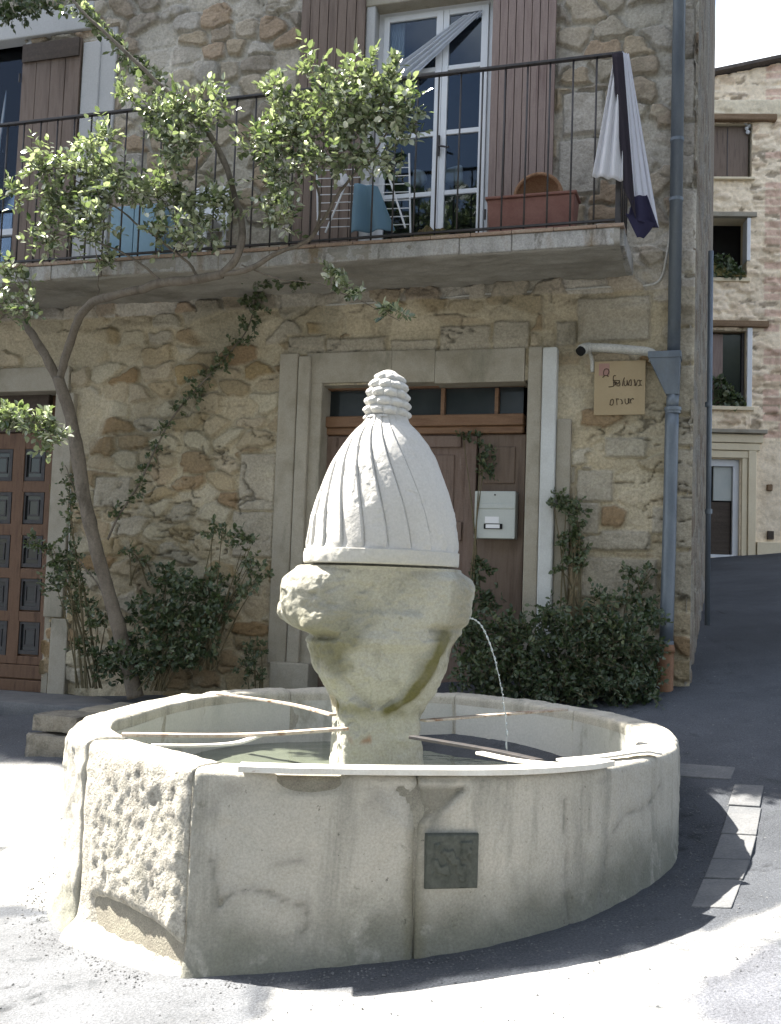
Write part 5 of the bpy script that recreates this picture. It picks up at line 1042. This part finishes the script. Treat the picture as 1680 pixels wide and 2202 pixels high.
O3 = .05 * h * (1 - lowp) * np.where(bandz, 0, 1) + .02 * fbm(P3 * 5, 3, 144) + np.where(bandz, .08, 0) - .03 * crack[..., 0]
Zc = np.minimum(ZZ, zR0 + (UU - uref) * sl_)
F = gridf(len(ua), len(za)); uc = (UU[:-1, :-1] + UU[1:, 1:]).ravel() / 2; zc = (ZZ[:-1, :-1] + ZZ[1:, 1:]).ravel() / 2; keep = ZZ[:-1, :-1].ravel() < (zR0 + (UU[:-1, :-1].ravel() - uref) * sl_)
for o_ in ops.values(): keep &= ~((uc > o_[0]) & (uc < o_[1]) & (zc > o_[2]) & (zc < o_[3]))
put('wall', G.P(UU, O3, Zc).reshape(-1, 3), F[keep], M['farstone'], fh, smoothed=True, attrs={'Col': ('COL', colr.reshape(-1, 3))})
b = MB(); b.fb(G, uL, uR, -8, -1.3, fz - .6, zR0 - 1); b.put('core', M['room'], fh)
b = MB()
for ua_, ub_ in ((uL - .3, uR + .2),):
    za_, zb_ = zR0 + (ua_ - uref) * sl_ + .03, zR0 + (ub_ - uref) * sl_ + .03
    b.hexa([G.P(ua_, .22, za_), G.P(ub_, .22, zb_), G.P(ub_, -8, zb_), G.P(ua_, -8, za_), G.P(ua_, .22, za_ + .07), G.P(ub_, .22, zb_ + .07), G.P(ub_, -8, zb_ + .07), G.P(ua_, -8, za_ + .07)])
rf = b.put('roof', M['roof'], fh)
zc0 = G.px(1672, 138, -3)[1]; uc0 = G.px(1670, 138, -3)[0]; b = MB(); b.fb(G, uc0 - .12, uc0 + .5, -3.5, -3, zc0 - .8, zc0 + .12)
for k in range(3): b.fb(G, uc0 - .1 + k * .22, uc0 + .04 + k * .22, -3.4, -3.1, zc0 + .12, zc0 + .26)
b.put('chimney', M['plaster'], rf)
def gs(name, px4, o0, o1, material, parent=None, bev=.01):
    u0, u1, z0, z1 = G.rect(*px4); b = MB(); b.fb(G, u0, u1, o0, o1, z0, z1); return b.put(name, material, parent or fh, bev=bev)
for k, o_ in ops.items():
    u0, u1, z0, z1 = o_; b = MB(); e = .1
    b.fb(G, u1, u1 + e, -.5, -.03, z0, z1); b.fb(G, u0 - e, u1 + e, -.5, -.03, z1, z1 + e); b.fb(G, u0, u1, -.5, -.04, z0 - e, z0); b.put('reveal', M['plaster'], fh)
    b = MB(); b.fb(G, u0 - e, u1 + e, -1.2, -1.1, z0 - e, z1 + e); b.put('room_lining', M['room'], fh)
gs('eave_beam', (1440, 250, 1668, 264), -.1, .16, M['beam'], bev=.03)
sh = gs('shutter', (1440, 268, 1612, 382), -.16, -.1, M['shutter'])
gs('board_joint', (1566, 270, 1567.5, 381), -.098, -.09, M['iron'], sh, 0)
gs('sill', (1440, 383, 1622, 388), -.2, .1, M['plaster'])
gs('lintel', (1440, 458, 1626, 468), -.1, .1, M['door_stone'])
gs('white_reveal', (1605, 470, 1613, 562), -.3, .06, M['white'])
gs('sill', (1440, 598, 1612, 606), -.2, .08, M['plaster'])
gs('lintel', (1440, 691, 1651, 704), -.1, .12, M['beam'])
wf = gs('window', (1527, 706, 1603, 712), -.2, -.12, M['beam']); gs('shutter', (1440, 714, 1558, 870), -.22, -.15, M['shutter2'], wf); gs('frame', (1598, 712, 1604, 870), -.2, -.12, M['iron'], wf)
gs('pane', (1558, 714, 1598, 870), -.2, -.19, M['darkglass'], wf, 0)
gs('white_reveal', (1605, 706, 1616, 876), -.3, .07, M['white'])
gs('sill', (1440, 874, 1620, 882), -.2, .1, M['plaster'])
gs('cornice', (1440, 925, 1645, 933), -.05, .22, M['door_stone']); gs('frieze', (1440, 934, 1638, 952), -.05, .13, M['plaster']); gs('frieze', (1440, 953, 1632, 968), -.05, .10, M['plaster']); gs('frieze', (1440, 969, 1618, 984), -.05, .07, M['plaster'])
gs('pilaster', (1594, 969, 1606, 1204), -.05, .05, M['plaster']); gs('pilaster', (1607, 952, 1624, 1204), -.05, .09, M['plaster'])
df = gs('white_door', (1440, 986, 1592, 1001), -.2, -.06, M['white']); gs('door_frame', (1577, 1001, 1592, 1198), -.2, -.06, M['white'], df); gs('threshold', (1440, 1191, 1577, 1199), -.2, -.03, M['white'], df)
gs('upper_panel', (1537, 1002, 1577, 1076), -.2, -.12, M['mail'], df); gs('lower_panel', (1440, 1077, 1574, 1190), -.22, -.14, M['dkwood'], df)
gs('plinth', (1625, 1168, 1780, 1210), -.05, .12, M['plaster'])
ic = gs('intercom', (1648, 1042, 1660, 1056), -.01, .08, M['beam'], bev=.02); gs('vent', (1649, 1142, 1663, 1160), -.01, .06, M['dkwood'], bev=.01)
r = np.random.default_rng(4)
def farplant(label, px4, n, o, seed, mt):
    u0, u1, z0, z1 = G.rect(*px4); r = np.random.default_rng(seed); uu = r.uniform(u0, u1, n); hh = r.random(n) * (z1 - z0) * (.55 + .45 * np.sin((uu - u0) / (u1 - u0) * 3.14 + 1.)); P = G.P(uu, o + r.uniform(-.12, .12, n), z0 + hh); D = r.normal(size=(n, 3)) + [0, 0, .6]
    t = thing('window_plant', label, 'plant', G.P(u0, o, z0)); leaf_mesh('leaves', P, D, .11, mt, t, seed); return t
farplant('green plants filling the sill of the far house window with the half shutter', (1535, 812, 1604, 876), 420, -.05, 41, M['ivy'])
farplant('mossy brown plants heaped in the dark open window of the far house', (1533, 548, 1600, 598), 380, -.02, 42, M['ivy'])
u0, u1, z0, z1 = G.rect(1533, 560, 1604, 598); xx, yy = np.meshgrid(np.linspace(0, 1, 30), np.linspace(0, 1, 14)); zz = z0 + (z1 - z0) * (1.15 - xx * .9) * np.sin(yy * 3.14) ** .5
tag(put('moss_mound', G.P(u0 + xx * (u1 - u0), -.35 + .45 * yy, zz).reshape(-1, 3), gridf(30, 14), M['moss'], smoothed=True), 'sloping mossy orange mound on the sill of the far dark window', 'moss')
cf = thing('paper_flower', 'small white ornament hung at the top of the far brown shutter', 'ornament', G.W(1607, 280, -.05)); b = MB()
for dx_, dy_, r__ in ((0, 0, .045), (.05, .06, .05), (-.02, .12, .055), (.03, -.08, .05)): c = G.W(1606, 276, -.04) + np.array([dx_, 0, dy_]); b.tube([c - [0, .03, 0], c, c + [0, .03, 0]], [r__ * .4, r__, r__ * .4], 8)
b.put('petals', M['white'], cf)
# ---------------------------------------------------------------- plane trees added behind the viewer to dim the sky (they show in panes)
def sky_block_tree(x, y, h, seed, label):
    r = np.random.default_rng(seed); b0 = np.array([x, y, float(gz(x, y))]); t = thing('added_plane_tree', label, 'tree', b0, 'unseen trees added to dim the sky')
    b = MB(); b.tube(spline([b0, b0 + [.1, 0, h * .3], b0 + [-.1, .1, h * .55]], 10), [.35, .2], 12); pts = []
    for k in range(9):
        a = k * .7 + r.random(); e = b0 + [math.cos(a) * h * .25, math.sin(a) * h * .25, h * r.uniform(.55, .85)]; b.tube(spline([b0 + [0, 0, h * .32], (b0 + e) / 2 + [0, 0, h * .2], e], 8), [.12, .04], 6); pts.append(e)
    b.put('trunk', M['bark'], t, smoothed=True); P = []
    for e in pts + [b0 + [0, 0, h * .8]]:
        q = r.normal(size=(420, 3)); q /= np.linalg.norm(q, axis=1)[:, None]; P.append(e + q * (r.random(420) ** .4)[:, None] * [h * .2, h * .2, h * .16])
    P = np.vstack(P); leaf_mesh('crown', P, r.normal(size=P.shape), .42, M['leafd'], t, seed, .6)
k = 0
for x, y, lab in ((-11, -5, 'plane tree at the left end of the row'), (-5.5, -8, 'second plane tree from the left'), (0.5, -9, 'middle plane tree of the row'), (6.5, -8, 'plane tree right of the middle'), (11, -3.5, 'plane tree at the right end of the row'), (12.5, 3, 'plane tree across the street from the fountain')):
    k += 1; sky_block_tree(x, y, 11 + (k % 3), 300 + k, lab + ', unseen behind the viewer, added to dim the sky')
